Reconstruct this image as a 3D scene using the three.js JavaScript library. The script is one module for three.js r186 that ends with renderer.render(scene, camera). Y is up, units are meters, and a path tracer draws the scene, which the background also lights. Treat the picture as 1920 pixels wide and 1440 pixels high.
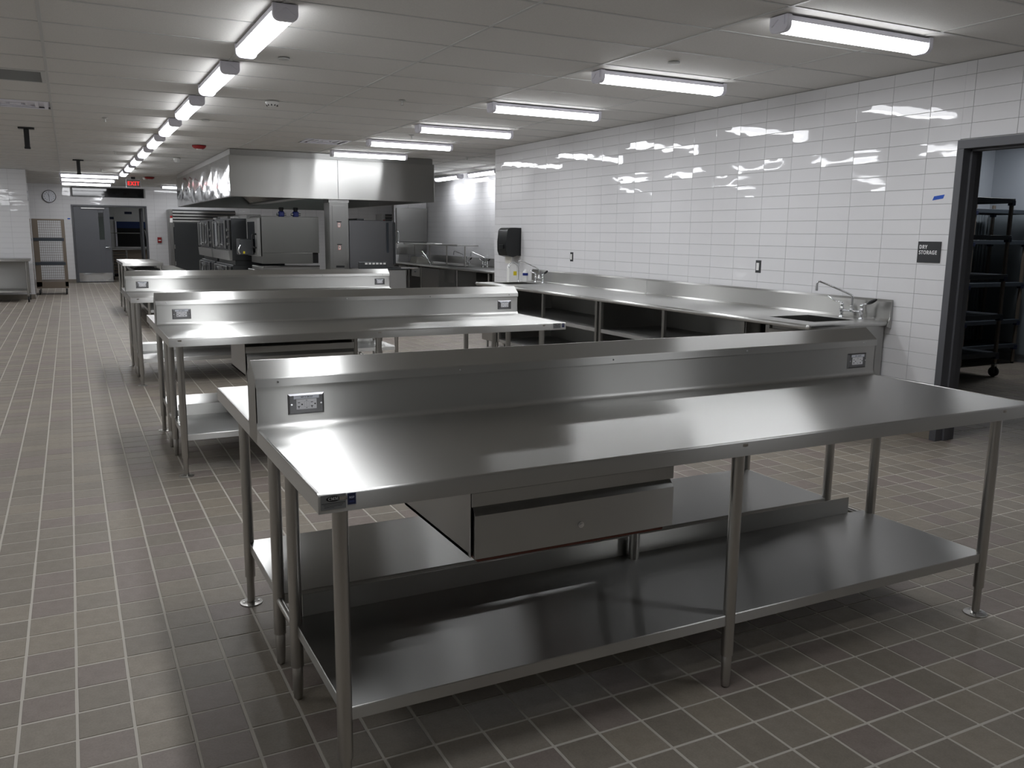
import * as THREE from 'three';
import { mergeGeometries } from 'three/addons/utils/BufferGeometryUtils.js';
import { RectAreaLightUniformsLib } from 'three/addons/lights/RectAreaLightUniformsLib.js';

// ------------------------------------------------------------------ camera, exposure, lamps
RectAreaLightUniformsLib.init();
const scene = new THREE.Scene();
scene.background = new THREE.Color(0x000000);
const camera = new THREE.PerspectiveCamera(48.39, 4 / 3, 0.05, 120);
camera.rotation.order = 'YXZ';
camera.position.set(0, 1.5, 0);
camera.rotation.set(THREE.MathUtils.degToRad(-9.916), THREE.MathUtils.degToRad(-27.171), THREE.MathUtils.degToRad(0.682));
camera.updateMatrixWorld(true);
const renderer = new THREE.WebGLRenderer({ antialias: true });
renderer.toneMapping = THREE.LinearToneMapping;
renderer.toneMappingExposure = 1.0;
renderer.shadowMap.enabled = true;
const LENS_GLOW = 12;       // glow of a diffuser
const PANEL_LIGHT = 22;    // area light just under each diffuser
const LAMP_TINT = new THREE.Color().setRGB(0.955, 0.97, 1.0);

// ------------------------------------------------------------------ helpers
let seed = 7;
const rnd = () => { seed = (seed * 1664525 + 1013904223) % 4294967296; return seed / 4294967296; };
const rr = (a, b) => a + (b - a) * rnd();
const used = new Map();
const numbered = (n) => { const k = used.get(n) ?? 0; used.set(n, k + 1); return k ? `${n}_${String(k).padStart(3, '0')}` : n; };
const baseOf = new WeakMap();
function tag(o, label, category, group, kind) {
  if (label) o.userData.label = label;
  if (category) o.userData.category = category;
  if (group) o.userData.group = group;
  if (kind) o.userData.kind = kind;
  return o;
}
function thing(name, label, category, [x, y, z] = [0, 0, 0], group) {
  const o = new THREE.Group(); o.name = numbered(name); o.position.set(x, y, z); scene.add(o);
  baseOf.set(o, [x, y, z]);
  return tag(o, label, category, group);
}
// geometry: everything is non-indexed with uv in metres, u along the grain
function uvify(g, grain = 'x') {
  if (g.index) g = g.toNonIndexed();
  const p = g.attributes.position, n = g.attributes.normal, uv = new Float32Array(p.count * 2);
  const ax = { x: 0, y: 1, z: 2 }[grain];
  for (let i = 0; i < p.count; i += 3) {
    let nx = 0, ny = 0, nz = 0;
    for (let k = 0; k < 3; k++) { nx += Math.abs(n.getX(i + k)); ny += Math.abs(n.getY(i + k)); nz += Math.abs(n.getZ(i + k)); }
    const d = nx >= ny && nx >= nz ? 0 : ny >= nz ? 1 : 2;
    const u = d === ax ? (ax === 1 ? 0 : (ax === 0 ? 2 : 0)) : ax, v = 3 - d - u;
    for (let k = 0; k < 3; k++) { uv[(i + k) * 2] = p.getComponent(i + k, u); uv[(i + k) * 2 + 1] = p.getComponent(i + k, v); }
  }
  g.setAttribute('uv', new THREE.BufferAttribute(uv, 2));
  for (const k of Object.keys(g.attributes)) if (!['position', 'normal', 'uv'].includes(k)) g.deleteAttribute(k);
  return g;
}
// box from min to max corner, with chamfered edges
function bx(x0, x1, y0, y1, z0, z1, c = 0.0015, grain = 'x') {
  if (x0 > x1) [x0, x1] = [x1, x0]; if (y0 > y1) [y0, y1] = [y1, y0]; if (z0 > z1) [z0, z1] = [z1, z0];
  const w = x1 - x0, h = y1 - y0, d = z1 - z0; let g;
  c = Math.min(c, w * 0.35, h * 0.35, d * 0.35);
  if (c <= 0) g = new THREE.BoxGeometry(w, h, d);
  else {
    const a = w / 2, b = h / 2, e = d / 2, pos = [];
    const P = (s, k) => { const q = [s[0] * a, s[1] * b, s[2] * e]; for (let i = 0; i < 3; i++) if (i !== k) q[i] -= s[i] * c; return q; };
    const tri = (A, B, C, o) => {
      const u = [B[0] - A[0], B[1] - A[1], B[2] - A[2]], v = [C[0] - A[0], C[1] - A[1], C[2] - A[2]];
      const n = [u[1] * v[2] - u[2] * v[1], u[2] * v[0] - u[0] * v[2], u[0] * v[1] - u[1] * v[0]];
      if (n[0] * o[0] + n[1] * o[1] + n[2] * o[2] < 0) pos.push(...A, ...C, ...B); else pos.push(...A, ...B, ...C);
    };
    const quad = (A, B, C, D, o) => { tri(A, B, C, o); tri(A, C, D, o); };
    for (let k = 0; k < 3; k++) for (const s of [-1, 1]) {
      const i = (k + 1) % 3, j = (k + 2) % 3, V = (si, sj) => { const q = [0, 0, 0]; q[k] = s; q[i] = si; q[j] = sj; return P(q, k); };
      const o = [0, 0, 0]; o[k] = s; quad(V(-1, -1), V(1, -1), V(1, 1), V(-1, 1), o);
    }
    for (let k = 0; k < 3; k++) { const i = (k + 1) % 3, j = (k + 2) % 3;
      for (const si of [-1, 1]) for (const sj of [-1, 1]) {
        const V = (sk, on) => { const q = [0, 0, 0]; q[k] = sk; q[i] = si; q[j] = sj; return P(q, on); };
        const o = [0, 0, 0]; o[i] = si; o[j] = sj; quad(V(-1, i), V(1, i), V(1, j), V(-1, j), o);
      } }
    for (const sx of [-1, 1]) for (const sy of [-1, 1]) for (const sz of [-1, 1]) tri(P([sx, sy, sz], 0), P([sx, sy, sz], 1), P([sx, sy, sz], 2), [sx, sy, sz]);
    g = new THREE.BufferGeometry(); g.setAttribute('position', new THREE.Float32BufferAttribute(pos, 3)); g.computeVertexNormals();
  }
  g.translate((x0 + x1) / 2, (y0 + y1) / 2, (z0 + z1) / 2);
  return uvify(g, grain);
}
function cyl(r, h, x, y, z, axis = 'y', r2 = r, seg = 20) {      // y = lower end / centre for the other axes
  const g = new THREE.CylinderGeometry(r2, r, h, seg);
  if (axis === 'x') g.rotateZ(-Math.PI / 2); if (axis === 'z') g.rotateX(Math.PI / 2);
  g.translate(x, axis === 'y' ? y + h / 2 : y, z);
  const u = g.toNonIndexed(); for (const k of Object.keys(u.attributes)) if (!['position', 'normal', 'uv'].includes(k)) u.deleteAttribute(k);
  return u;
}
function lathe(pts, x, y, z, seg = 20) {
  const g = new THREE.LatheGeometry(pts.map(([r, h]) => new THREE.Vector2(r, h)), seg); g.translate(x, y, z); return g.toNonIndexed();
}
function tube(pts, r, seg = 24, rad = 10, closed = false, tension = 0.35) {
  const c = new THREE.CatmullRomCurve3(pts.map((p) => new THREE.Vector3(...p)), closed, 'catmullrom', tension);
  return new THREE.TubeGeometry(c, seg, r, rad, closed).toNonIndexed();
}
// polygon in a plane, extruded: axis 'x' takes points (z, y); axis 'z' takes (x, y); axis 'y' takes (x, z)
function prism(pts, a, b, axis = 'x', grain = 'x', crease = 0.9) {
  const n = pts.length, pos = [];
  let area = 0; for (let i = 0; i < n; i++) { const [p, q] = [pts[i], pts[(i + 1) % n]]; area += p[0] * q[1] - q[0] * p[1]; }
  const contour = pts.map(([u, v]) => new THREE.Vector2(u, v)); if (area < 0) contour.reverse();
  const P = (v, t) => axis === 'x' ? [t, v.y, v.x] : axis === 'z' ? [v.x, v.y, t] : [v.x, t, v.y];
  const faces = THREE.ShapeUtils.triangulateShape(contour, []);
  const lo = Math.min(a, b), hi = Math.max(a, b), flip = axis !== 'z';
  const tri = (A, B, C) => flip ? pos.push(...A, ...C, ...B) : pos.push(...A, ...B, ...C);
  for (const [i, j, k] of faces) { tri(P(contour[i], hi), P(contour[j], hi), P(contour[k], hi)); tri(P(contour[i], lo), P(contour[k], lo), P(contour[j], lo)); }
  const cap = pos.length / 3;
  for (let i = 0; i < n; i++) { const A = contour[i], B = contour[(i + 1) % n]; tri(P(A, lo), P(B, lo), P(B, hi)); tri(P(A, lo), P(B, hi), P(A, hi)); }
  const g = new THREE.BufferGeometry(); g.setAttribute('position', new THREE.Float32BufferAttribute(pos, 3)); g.computeVertexNormals();
  // smooth the sides where the outline bends gently
  const en = contour.map((A, i) => { const B = contour[(i + 1) % n]; return new THREE.Vector2(B.y - A.y, A.x - B.x).normalize(); });
  const N = g.attributes.normal, V3 = (v) => axis === 'x' ? [0, v.y, v.x] : axis === 'z' ? [v.x, v.y, 0] : [v.x, 0, v.y];
  for (let i = 0; i < n; i++) {
    const pr = en[(i + n - 1) % n], me = en[i], nx = en[(i + 1) % n];
    const s = pr.dot(me) > crease ? pr.clone().add(me).normalize() : me, e = nx.dot(me) > crease ? nx.clone().add(me).normalize() : me;
    const S = V3(s), E = V3(e), at = cap + i * 6, seq = flip ? [S, E, E, S, S, E] : [S, E, E, S, E, S];
    seq.forEach((q, k) => N.setXYZ(at + k, ...q));
  }
  return uvify(g, grain);
}
function part(parent, name, geos, m, label) {
  const list = (Array.isArray(geos) ? geos : [geos]).map((g) => g.index ? g.toNonIndexed() : g);
  const g = list.length > 1 ? mergeGeometries(list) : list[0];
  const b = baseOf.get(parent) ?? [0, 0, 0];
  if (b[0] || b[1] || b[2]) g.translate(-b[0], -b[1], -b[2]);
  const o = new THREE.Mesh(g, m); o.name = name; o.castShadow = o.receiveShadow = true; parent.add(o);
  baseOf.set(o, b);
  if (label) o.userData.label = label;
  return o;
}
function solo(name, geos, m, label, category, group) {      // a thing that is one mesh
  const o = part(scene, numbered(name), geos, m); return tag(o, label, category, group);
}
function structure(name, geos, m, label) {
  const o = part(scene, name, geos, m); o.userData.kind = 'structure'; o.userData.label = label; o.userData.category = 'structure'; delete o.userData.category; return o;
}
function copyOf(root, [x, y, z], label, group, turn) {
  const r = root.clone(); r.name = numbered(root.name.replace(/_\d{3}$/, '')); r.userData = { ...root.userData }; scene.add(r); r.position.set(x, y, z);
  if (turn !== undefined) r.rotation.y = turn;
  if (label) r.userData.label = label;
  if (group) r.userData.group = group;
  return r;
}

// ------------------------------------------------------------------ textures and materials
function dataTex(w, h, f, srgb = false) {
  const d = new Uint8Array(w * h * 4);
  for (let y = 0; y < h; y++) for (let x = 0; x < w; x++) { const v = f(x, y), i = (y * w + x) * 4; const a = Array.isArray(v) ? v : [v, v, v]; for (let k = 0; k < 3; k++) d[i + k] = Math.max(0, Math.min(255, a[k] * 255)); d[i + 3] = 255; }
  const t = new THREE.DataTexture(d, w, h); t.wrapS = t.wrapT = THREE.RepeatWrapping; t.magFilter = THREE.LinearFilter; t.minFilter = THREE.LinearMipmapLinearFilter; t.generateMipmaps = true; if (srgb) t.colorSpace = THREE.SRGBColorSpace; t.needsUpdate = true; return t;
}
function noiseGrid(n) { const a = new Float32Array(n * n); for (let i = 0; i < a.length; i++) a[i] = rnd(); return (x, y) => { const xi = Math.floor(x), yi = Math.floor(y), fx = x - xi, fy = y - yi, s = (t) => t * t * (3 - 2 * t), g = (i, j) => a[(((j % n) + n) % n) * n + (((i % n) + n) % n)]; const u = s(fx), v = s(fy); return (g(xi, yi) * (1 - u) + g(xi + 1, yi) * u) * (1 - v) + (g(xi, yi + 1) * (1 - u) + g(xi + 1, yi + 1) * u) * v; }; }
const n8 = noiseGrid(8), n16 = noiseGrid(16), n64 = noiseGrid(64), n128 = noiseGrid(128);
const glaze = dataTex(256, 256, (x, y) => n8(x / 32, y / 32) * 0.9 + n16(x / 16, y / 16) * 0.1);
glaze.repeat.set(1 / 1.7, 1 / 0.55);
const clayMap = dataTex(256, 256, (x, y) => { const v = 0.94 + (n16(x / 16, y / 16) - 0.5) * 0.05 + (n128(x / 2, y / 2) - 0.5) * 0.08; return [v, v, v]; }, true);
clayMap.repeat.set(1 / 0.45, 1 / 0.45);
const paperMap = dataTex(256, 256, (x, y) => { const v = 0.965 + (n128(x / 2, y / 2) - 0.5) * 0.05; return [v, v, v]; }, true);
paperMap.repeat.set(1 / 0.5, 1 / 0.5);
const sheetWave = dataTex(128, 128, (x, y) => n8(x / 16, y / 16) * 0.8 + n16(x / 8, y / 8) * 0.2);
sheetWave.repeat.set(1 / 3.0, 1 / 1.6);

const std = (hex, roughness = 0.6, metalness = 0, extra = {}) => new THREE.MeshPhysicalMaterial({ color: hex, roughness, metalness, ...extra });
const steelColor = new THREE.Color().setRGB(0.48, 0.48, 0.467);
const M = {
  steel: new THREE.MeshPhysicalMaterial({ name: 'brushed_steel', color: steelColor, metalness: 1, roughness: 0.29, anisotropy: 1.0, anisotropyRotation: Math.PI / 2 }),
  steelDull: new THREE.MeshPhysicalMaterial({ name: 'satin_steel', color: new THREE.Color().setRGB(0.42, 0.42, 0.41), metalness: 1, roughness: 0.34, anisotropy: 0.9, anisotropyRotation: Math.PI / 2 }),
  tubeSteel: std(new THREE.Color().setRGB(0.46, 0.45, 0.43), 0.3, 1),
  steelPlain: std(new THREE.Color().setRGB(0.45, 0.45, 0.44), 0.38, 1),
  mirrorSteel: new THREE.MeshPhysicalMaterial({ name: 'polished_steel', color: new THREE.Color().setRGB(0.55, 0.56, 0.57), metalness: 1, roughness: 0.12, bumpMap: sheetWave, bumpScale: 0.014 }),
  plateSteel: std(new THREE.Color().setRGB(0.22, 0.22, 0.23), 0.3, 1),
  ovenSteel: new THREE.MeshPhysicalMaterial({ name: 'oven_steel', color: new THREE.Color().setRGB(0.27, 0.27, 0.26), metalness: 1, roughness: 0.32, anisotropy: 0.9, anisotropyRotation: Math.PI / 2 }),
  grille: std(0x8b8d8d, 0.5),
  undercoat: std(0x3c3d3e, 0.85),
  darkSteel: std(new THREE.Color().setRGB(0.10, 0.105, 0.11), 0.4, 1),
  chrome: std(new THREE.Color().setRGB(0.75, 0.76, 0.78), 0.08, 1),
  grout: std(0xbeb9b0, 0.9),
  wallGrout: std(0xa8a8a8, 0.85),
  tileWhite: new THREE.MeshPhysicalMaterial({ name: 'glazed_white', color: 0xdfdfe1, roughness: 0.03, metalness: 0, bumpMap: glaze, bumpScale: 0.0010 }),
  paintWhite: std(0xd2d3d2, 0.55),
  panel: new THREE.MeshPhysicalMaterial({ name: 'ceiling_board', color: 0xdad8d4, roughness: 0.75, map: paperMap }),
  tee: std(0xbdbdbb, 0.5),
  fixture: std(0xe9e8f2, 0.45),
  gap: std(0x3a3a3a, 0.9),
  black: std(0x101214, 0.38),
  blackMatte: std(0x0c0d0e, 0.8),
  rubber: std(0x17181a, 0.7),
  frame: std(0x55565a, 0.42),
  door: std(0x5f6166, 0.45),
  white: std(0xe4e4e2, 0.4),
  brown: std(0x5a2c1c, 0.6),
  blue: std(0x142c86, 0.45),
  yellow: std(0xd8c414, 0.5),
  red: std(0x8e1418, 0.45),
  tape: std(0x1c50b4, 0.6),
  rackPost: std(0x6f665c, 0.5, 0.2),
  rackShelf: std(0x343b43, 0.5),
  clipBlue: std(0x131c3c, 0.5),
  storageWall: std(0x9ba1a8, 0.8),
  paper: std(0xd9d7cf, 0.9),
  kraft: std(0xc09874, 0.9),
  tan: std(0x7a6f63, 0.55, 0.3),
  glassDark: std(0x0b0d10, 0.06),
  glass: new THREE.MeshPhysicalMaterial({ name: 'pane', color: 0xdfe6e4, roughness: 0.03, transmission: 1, thickness: 0 }),
  lens: new THREE.MeshPhysicalMaterial({ name: 'lit_lens', color: 0xffffff, roughness: 0.5, emissive: LAMP_TINT, emissiveIntensity: LENS_GLOW }),
  lensDim: new THREE.MeshPhysicalMaterial({ name: 'dim_lens', color: 0xffffff, roughness: 0.5, emissive: LAMP_TINT, emissiveIntensity: LENS_GLOW * 0.3 }),
};
const tileTones = [0x91897e, 0x8b8378, 0x978e81, 0x8e837c].map((h) => new THREE.MeshPhysicalMaterial({ name: 'quarry_tile', color: h, roughness: 0.52, map: clayMap }));
const tileInst = new THREE.MeshPhysicalMaterial({ name: 'quarry_tile_field', color: 0xffffff, roughness: 0.52, map: clayMap });
function canvasTex(w, h, draw) {
  const c = document.createElement('canvas'); c.width = w; c.height = h; const k = c.getContext('2d'); draw(k, w, h);
  const t = new THREE.CanvasTexture(c); t.colorSpace = THREE.SRGBColorSpace; t.magFilter = THREE.LinearFilter; return t;
}
// flat print: a thin plate whose printed face looks along +z, at (x, y, z), turned by ry about its centre
function plate(parent, name, w, h, tex, [x, y, z], ry = 0, o = {}, label) {
  const g = new THREE.PlaneGeometry(w, h); g.rotateY(ry); g.translate(x, y, z);
  return part(parent, name, g, new THREE.MeshPhysicalMaterial({ map: tex, roughness: o.roughness ?? 0.5, metalness: o.metalness ?? 0, ...(o.emissive ? { emissive: 0xffffff, emissiveMap: tex, emissiveIntensity: o.emissive } : {}) }), label);
}

// ------------------------------------------------------------------ visibility measure for choosing which pieces are single meshes
const invCam = camera.matrixWorld.clone().invert(), FPX = 720 / Math.tan(THREE.MathUtils.degToRad(48.39 / 2));
function pix(x, y, z) { const v = new THREE.Vector3(x, y, z).applyMatrix4(invCam); return v.z > -0.05 ? null : [960 + FPX * v.x / -v.z, 720 - FPX * v.y / -v.z, -v.z]; }
const inView = (p, m = 0) => p && p[0] > -m && p[0] < 1920 + m && p[1] > -m && p[1] < 1440 + m;

// ------------------------------------------------------------------ room shell
const XL = -3.3, XR = 5.73, ZB = -27.5, ZF = 3.4, H = 2.74, XA = 7.35, XFAR = 10.6;
const TX = 0.158, TZ = 0.1626, TX0 = -0.0795, TZ0 = -2.655;
const floor = structure('floor', [bx(XL - 0.2, XFAR + 0.2, -0.16, -0.002, -32.5, ZF + 0.2, 0)], M.grout, 'beige-grey quarry tile floor with pale grout');
{
  const tile = (w, d) => bx(-w / 2, w / 2, -0.014, 0, -d / 2, d / 2, 0.0012);
  const shapes = [0, 1, 2, 3].map((k) => { const g = tile(TX - 0.0092, TZ - 0.0092); const uv = g.attributes.uv; for (let i = 0; i < uv.count; i++) uv.setXY(i, uv.getX(i) + k * 0.13, uv.getY(i) + k * 0.21); return g; });
  const cells = [];
  const i0 = Math.ceil((XL - TX0) / TX), i1 = Math.floor((10.6 - TX0) / TX), j0 = Math.ceil((-32.4 - TZ0) / TZ), j1 = Math.floor((ZF - TZ0) / TZ);
  for (let i = i0; i < i1; i++) for (let j = j0; j < j1; j++) {
    const x = TX0 + (i + 0.5) * TX, z = TZ0 + (j + 0.5) * TZ;
    if (x > XR + 0.25 && z > -0.5) continue;
    const p = pix(x, 0, z), hidden = x > 0.75 && x < 3.1 && z < -2.25 && z > -3.4;
    cells.push({ x, z, rank: inView(p, 20) && !hidden && x < 5.7 ? p[2] : 1e3 + Math.hypot(x, z) });
  }
  cells.sort((a, b) => a.rank - b.rank);
  const singles = cells.slice(0, 300), rest = cells.slice(300);
  for (const c of singles) {
    const k = Math.floor(rnd() * 4), m = new THREE.Mesh(shapes[k], tileTones[Math.floor(rnd() * 4)]); m.name = 'floor_tile'; m.castShadow = m.receiveShadow = true;
    m.position.set(c.x + rr(-0.0008, 0.0008), rr(-0.0009, 0), c.z + rr(-0.0008, 0.0008)); m.rotation.set(rr(-0.003, 0.003), rr(-0.003, 0.003), rr(-0.003, 0.003)); floor.add(m);
  }
  const im = new THREE.InstancedMesh(shapes[0], tileInst, rest.length), q = new THREE.Object3D(), col = new THREE.Color();
  const tones = [0x91897e, 0x8b8378, 0x978e81, 0x8e837c].map((h) => new THREE.Color(h));
  rest.forEach((c, i) => { q.position.set(c.x, rr(-0.0009, 0), c.z); q.rotation.set(rr(-0.003, 0.003), rr(-0.003, 0.003), rr(-0.003, 0.003)); q.updateMatrix(); im.setMatrixAt(i, q.matrix); im.setColorAt(i, col.copy(tones[Math.floor(rnd() * 4)])); });
  im.name = 'floor_tiles'; im.userData.kind = 'stuff'; im.castShadow = im.receiveShadow = true; floor.add(im);
}

// ceiling: slab, lay-in panels on a tee grid
const GX = [-3.73, -2.51, -1.29, -0.07, 1.15, 2.37, 3.59, 4.81, 6.03, 7.25, 8.47, 9.69], GZ0 = -4.34, GZ = 0.626;
const ceiling = structure('ceiling', [bx(XL - 0.2, XFAR + 0.2, 2.775, 2.9, -32.5, ZF + 0.2, 0)], M.gap, 'white lay-in ceiling with a tee grid');
const openings = [[-1.29, -0.07, -8.722, -8.096], [-1.29, -0.07, -10.6, -9.974], [2.37, 3.59, -12.478, -11.852]];      // grille, diffusers
{
  const shape = bx(-0.604, 0.604, 2.7455, 2.7575, -0.307, 0.307, 0.002);
  const spots = [];
  for (let i = 0; i < GX.length - 1; i++) for (let j = -46; j <= 12; j++) {
    const x = (GX[i] + GX[i + 1]) / 2, z = GZ0 + (j + 0.5) * GZ;
    if (z > ZF || x < XL - 0.5 || (x > XR && z > -0.5) || z < -32.4) continue;
    if (openings.some(([a, b, c, d]) => x > a && x < b && z > c && z < d)) continue;
    const p = pix(x, H, z);
    spots.push({ x, z, rank: inView(p, 260) ? p[2] : 1e3 + Math.hypot(x, z) });
  }
  spots.sort((a, b) => a.rank - b.rank);
  for (const s of spots.slice(0, 220)) { const m = new THREE.Mesh(shape, M.panel); m.name = 'ceiling_panel'; m.castShadow = m.receiveShadow = true; m.position.set(s.x, rr(0, 0.0012), s.z); ceiling.add(m); }
  const im = new THREE.InstancedMesh(shape, M.panel, spots.length - 220), q = new THREE.Object3D();
  spots.slice(220).forEach((s, i) => { q.position.set(s.x, 0, s.z); q.updateMatrix(); im.setMatrixAt(i, q.matrix); });
  im.name = 'ceiling_panels'; im.userData.kind = 'stuff'; im.castShadow = im.receiveShadow = true; ceiling.add(im);
  for (const x of GX) if (x > XL) part(ceiling, 'grid_bar', bx(x - 0.011, x + 0.011, 2.7415, 2.75, -32.4, ZF, 0.001, 'z'), M.tee);
  for (let j = -46; j <= 12; j++) { const z = GZ0 + j * GZ; if (z < ZF && z > -32.4) part(ceiling, 'cross_bar', bx(XL, z > -0.5 ? XR : XFAR, 2.7422, 2.7495, z - 0.009, z + 0.009, 0.001), M.tee); }
}

// tiled walls -------------------------------------------------------
const WY = 0.1113, WY0 = 0.423 - 3 * 0.1113, WZ = 0.3405, WZ0 = -4.445;
function wallTiles(wall, rects, place, singlesMost, u0, uStep) {
  // rects: [u0, u1, v0, v1] areas to cover; place(u, v) -> {x, y, z, turn}
  const list = [];
  for (const [a, b, c, d] of rects) {
    for (let i = Math.floor((a - u0) / uStep); u0 + i * uStep < b; i++) for (let j = Math.floor((c - WY0) / WY); WY0 + j * WY < d; j++) {
      const l = Math.max(a, u0 + i * uStep + 0.0009), r = Math.min(b, u0 + (i + 1) * uStep - 0.0009), lo = Math.max(c, WY0 + j * WY + 0.0009), hi = Math.min(d, WY0 + (j + 1) * WY - 0.0009);
      if (r - l < 0.012 || hi - lo < 0.012) continue;
      const q = place((l + r) / 2, (lo + hi) / 2), p = pix(q.x, q.y, q.z);
      list.push({ ...q, w: r - l, h: hi - lo, rank: inView(p, 30) ? p[2] : 1e3 + Math.hypot(q.x, q.z) });
    }
  }
  list.sort((a, b) => a.rank - b.rank);
  const geos = [0, 1, 2, 3, 4, 5].map((k) => {
    const g = bx(-0.5, 0.5, -0.5, 0.5, -0.009, 0, 0, 'x');
    // real size bevel: build at nominal size, scaled per tile afterwards
    const n = bx(-(uStep - 0.0018) / 2, (uStep - 0.0018) / 2, -(WY - 0.0018) / 2, (WY - 0.0018) / 2, -0.009, 0, 0.0016, 'x');
    const uv = n.attributes.uv; for (let i = 0; i < uv.count; i++) uv.setXY(i, uv.getX(i) + k * 0.37, uv.getY(i) + k * 0.19 + 0.3);
    return n;
  });
  const q = new THREE.Object3D(), set = (o, t) => {
    o.position.set(t.x, t.y, t.z); o.rotation.order = 'YXZ'; o.rotation.set(rr(-0.0035, 0.0035), t.turn + rr(-0.0022, 0.0022), 0); o.scale.set(t.w / (uStep - 0.0018), t.h / (WY - 0.0018), 1);
  };
  for (const t of list.slice(0, singlesMost)) { const m = new THREE.Mesh(geos[Math.floor(rnd() * 6)], M.tileWhite); m.name = 'wall_tile'; m.castShadow = m.receiveShadow = true; set(m, t); wall.add(m); }
  const rest = list.slice(singlesMost);
  for (let k = 0; k < 3; k++) { const mine = rest.filter((_, i) => i % 3 === k); if (!mine.length) continue;
    const im = new THREE.InstancedMesh(geos[k], M.tileWhite, mine.length); mine.forEach((t, i) => { set(q, t); q.updateMatrix(); im.setMatrixAt(i, q.matrix); });
    im.name = 'wall_tiles'; im.userData.kind = 'stuff'; im.castShadow = im.receiveShadow = true; wall.add(im); }
}
const DZ0 = -4.13, DZ1 = -2.95, DTOP = 2.14;      // dry storage doorway, clear of its frame
const wallRight = structure('wall_right', [bx(XR + 0.008, XR + 0.17, 0, 2.775, -11.8, DZ0 - 0.03, 0), bx(XR + 0.008, XR + 0.17, DTOP + 0.03, 2.775, DZ0 - 0.03, DZ1 + 0.03, 0), bx(XR + 0.008, XR + 0.17, 0, 2.775, DZ1 + 0.03, ZF, 0)], M.wallGrout, 'white glazed tile wall along the counter');
wallTiles(wallRight, [[-11.795, DZ0 - 0.05, 0.1, H], [DZ0 - 0.05, DZ1 + 0.05, DTOP + 0.07, H], [DZ1 + 0.05, -0.5, 0.1, H]], (u, v) => ({ x: XR, y: v, z: u, turn: -Math.PI / 2 }), 300, WZ0, WZ);
structure('wall_front', [bx(XL, XR + 0.2, 0, 2.775, ZF, ZF + 0.15, 0)], M.paintWhite, 'white wall behind the work aisle');
structure('wall_left', [bx(XL - 0.15, XL, 0, 2.775, -27.5, ZF, 0)], M.paintWhite, 'white wall along the far side of the aisle');
const pier = structure('wall_pier', [bx(XL, -0.742, 0, 2.775, -21.9, -21.318, 0)], M.wallGrout, 'white tiled pier behind the rolling steel table');
wallTiles(pier, [[-3.2, -0.735, 0.1, H]], (u, v) => ({ x: u, y: v, z: -21.31, turn: 0 }), 0, -0.735 - 7 * 0.3405, 0.3405);
wallTiles(pier, [[-21.9, -21.31, 0.1, H]], (u, v) => ({ x: -0.735, y: v, z: u, turn: Math.PI / 2 }), 0, -21.31 - 7 * 0.3405, 0.3405);
const BD0 = 0.15, BD1 = 2.02;                       // back doorway
const wallBack = structure('wall_back', [bx(XL, BD0 - 0.03, 0, 2.775, ZB - 0.17, ZB - 0.008, 0), bx(BD1 + 0.03, XFAR, 0, 2.775, ZB - 0.17, ZB - 0.008, 0), bx(BD0 - 0.03, BD1 + 0.03, 2.15, 2.775, ZB - 0.17, ZB - 0.008, 0)], M.wallGrout, 'white tiled end wall with double doors');
wallTiles(wallBack, [[-3.2, BD0 - 0.04, 0.1, H], [BD1 + 0.04, 10.5, 0.1, H], [BD0 - 0.04, BD1 + 0.04, 2.19, 2.41], [BD0 - 0.04, BD1 + 0.04, 2.68, H]], (u, v) => ({ x: u, y: v, z: ZB, turn: 0 }), 0, -0.1, 0.3405);
const wallAlcove = structure('wall_alcove', [bx(XA + 0.008, XA + 0.15, 0, 2.775, -18.75, -11.64, 0), bx(XR + 0.17, XA + 0.15, 0, 2.775, -11.8, -11.64, 0), bx(6.56, XA, 0, 2.775, -18.85, -18.708, 0)], M.wallGrout, 'white tiled alcove wall behind the far sinks');
wallTiles(wallAlcove, [[-18.7, -11.85, 0.1, H]], (u, v) => ({ x: XA, y: v, z: u, turn: -Math.PI / 2 }), 0, WZ0, WZ);
wallTiles(wallAlcove, [[6.56, XA - 0.01, 0.1, H]], (u, v) => ({ x: u, y: v, z: -18.7, turn: 0 }), 0, 6.56, 0.3405);
structure('wall_far_right', [bx(XFAR, XFAR + 0.15, 0, 2.775, -27.5, -18.75, 0)], M.paintWhite, 'white wall beyond the alcove');
structure('baseboard_back', [bx(-0.742, BD0 - 0.05, 0, 0.1, ZB, ZB + 0.012, 0.002), bx(BD1 + 0.06, 2.6, 0, 0.1, ZB, ZB + 0.012, 0.002)], tileTones[1], 'brown-grey tile base of the end wall');
structure('baseboard_right', [bx(XR - 0.012, XR + 0.004, 0, 0.1, -4.63, DZ0 - 0.06, 0.002)], tileTones[1], 'brown-grey tile base beside the storage doorway');
structure('baseboard_pier', [bx(XL, -0.733, 0, 0.1, -21.306, -21.294, 0.002)], tileTones[1], 'brown-grey tile base of the pier');
// dry storage room
structure('wall_storage', [bx(XR + 0.17, XFAR, 0, 2.775, -7.3, -7.15, 0), bx(XFAR - 0.1, XFAR + 0.05, 0, 2.775, -7.15, -0.35, 0), bx(XR + 0.17, XFAR, 0, 2.775, -0.5, -0.35, 0)], M.storageWall, 'grey painted walls of the dry storage room');
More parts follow.
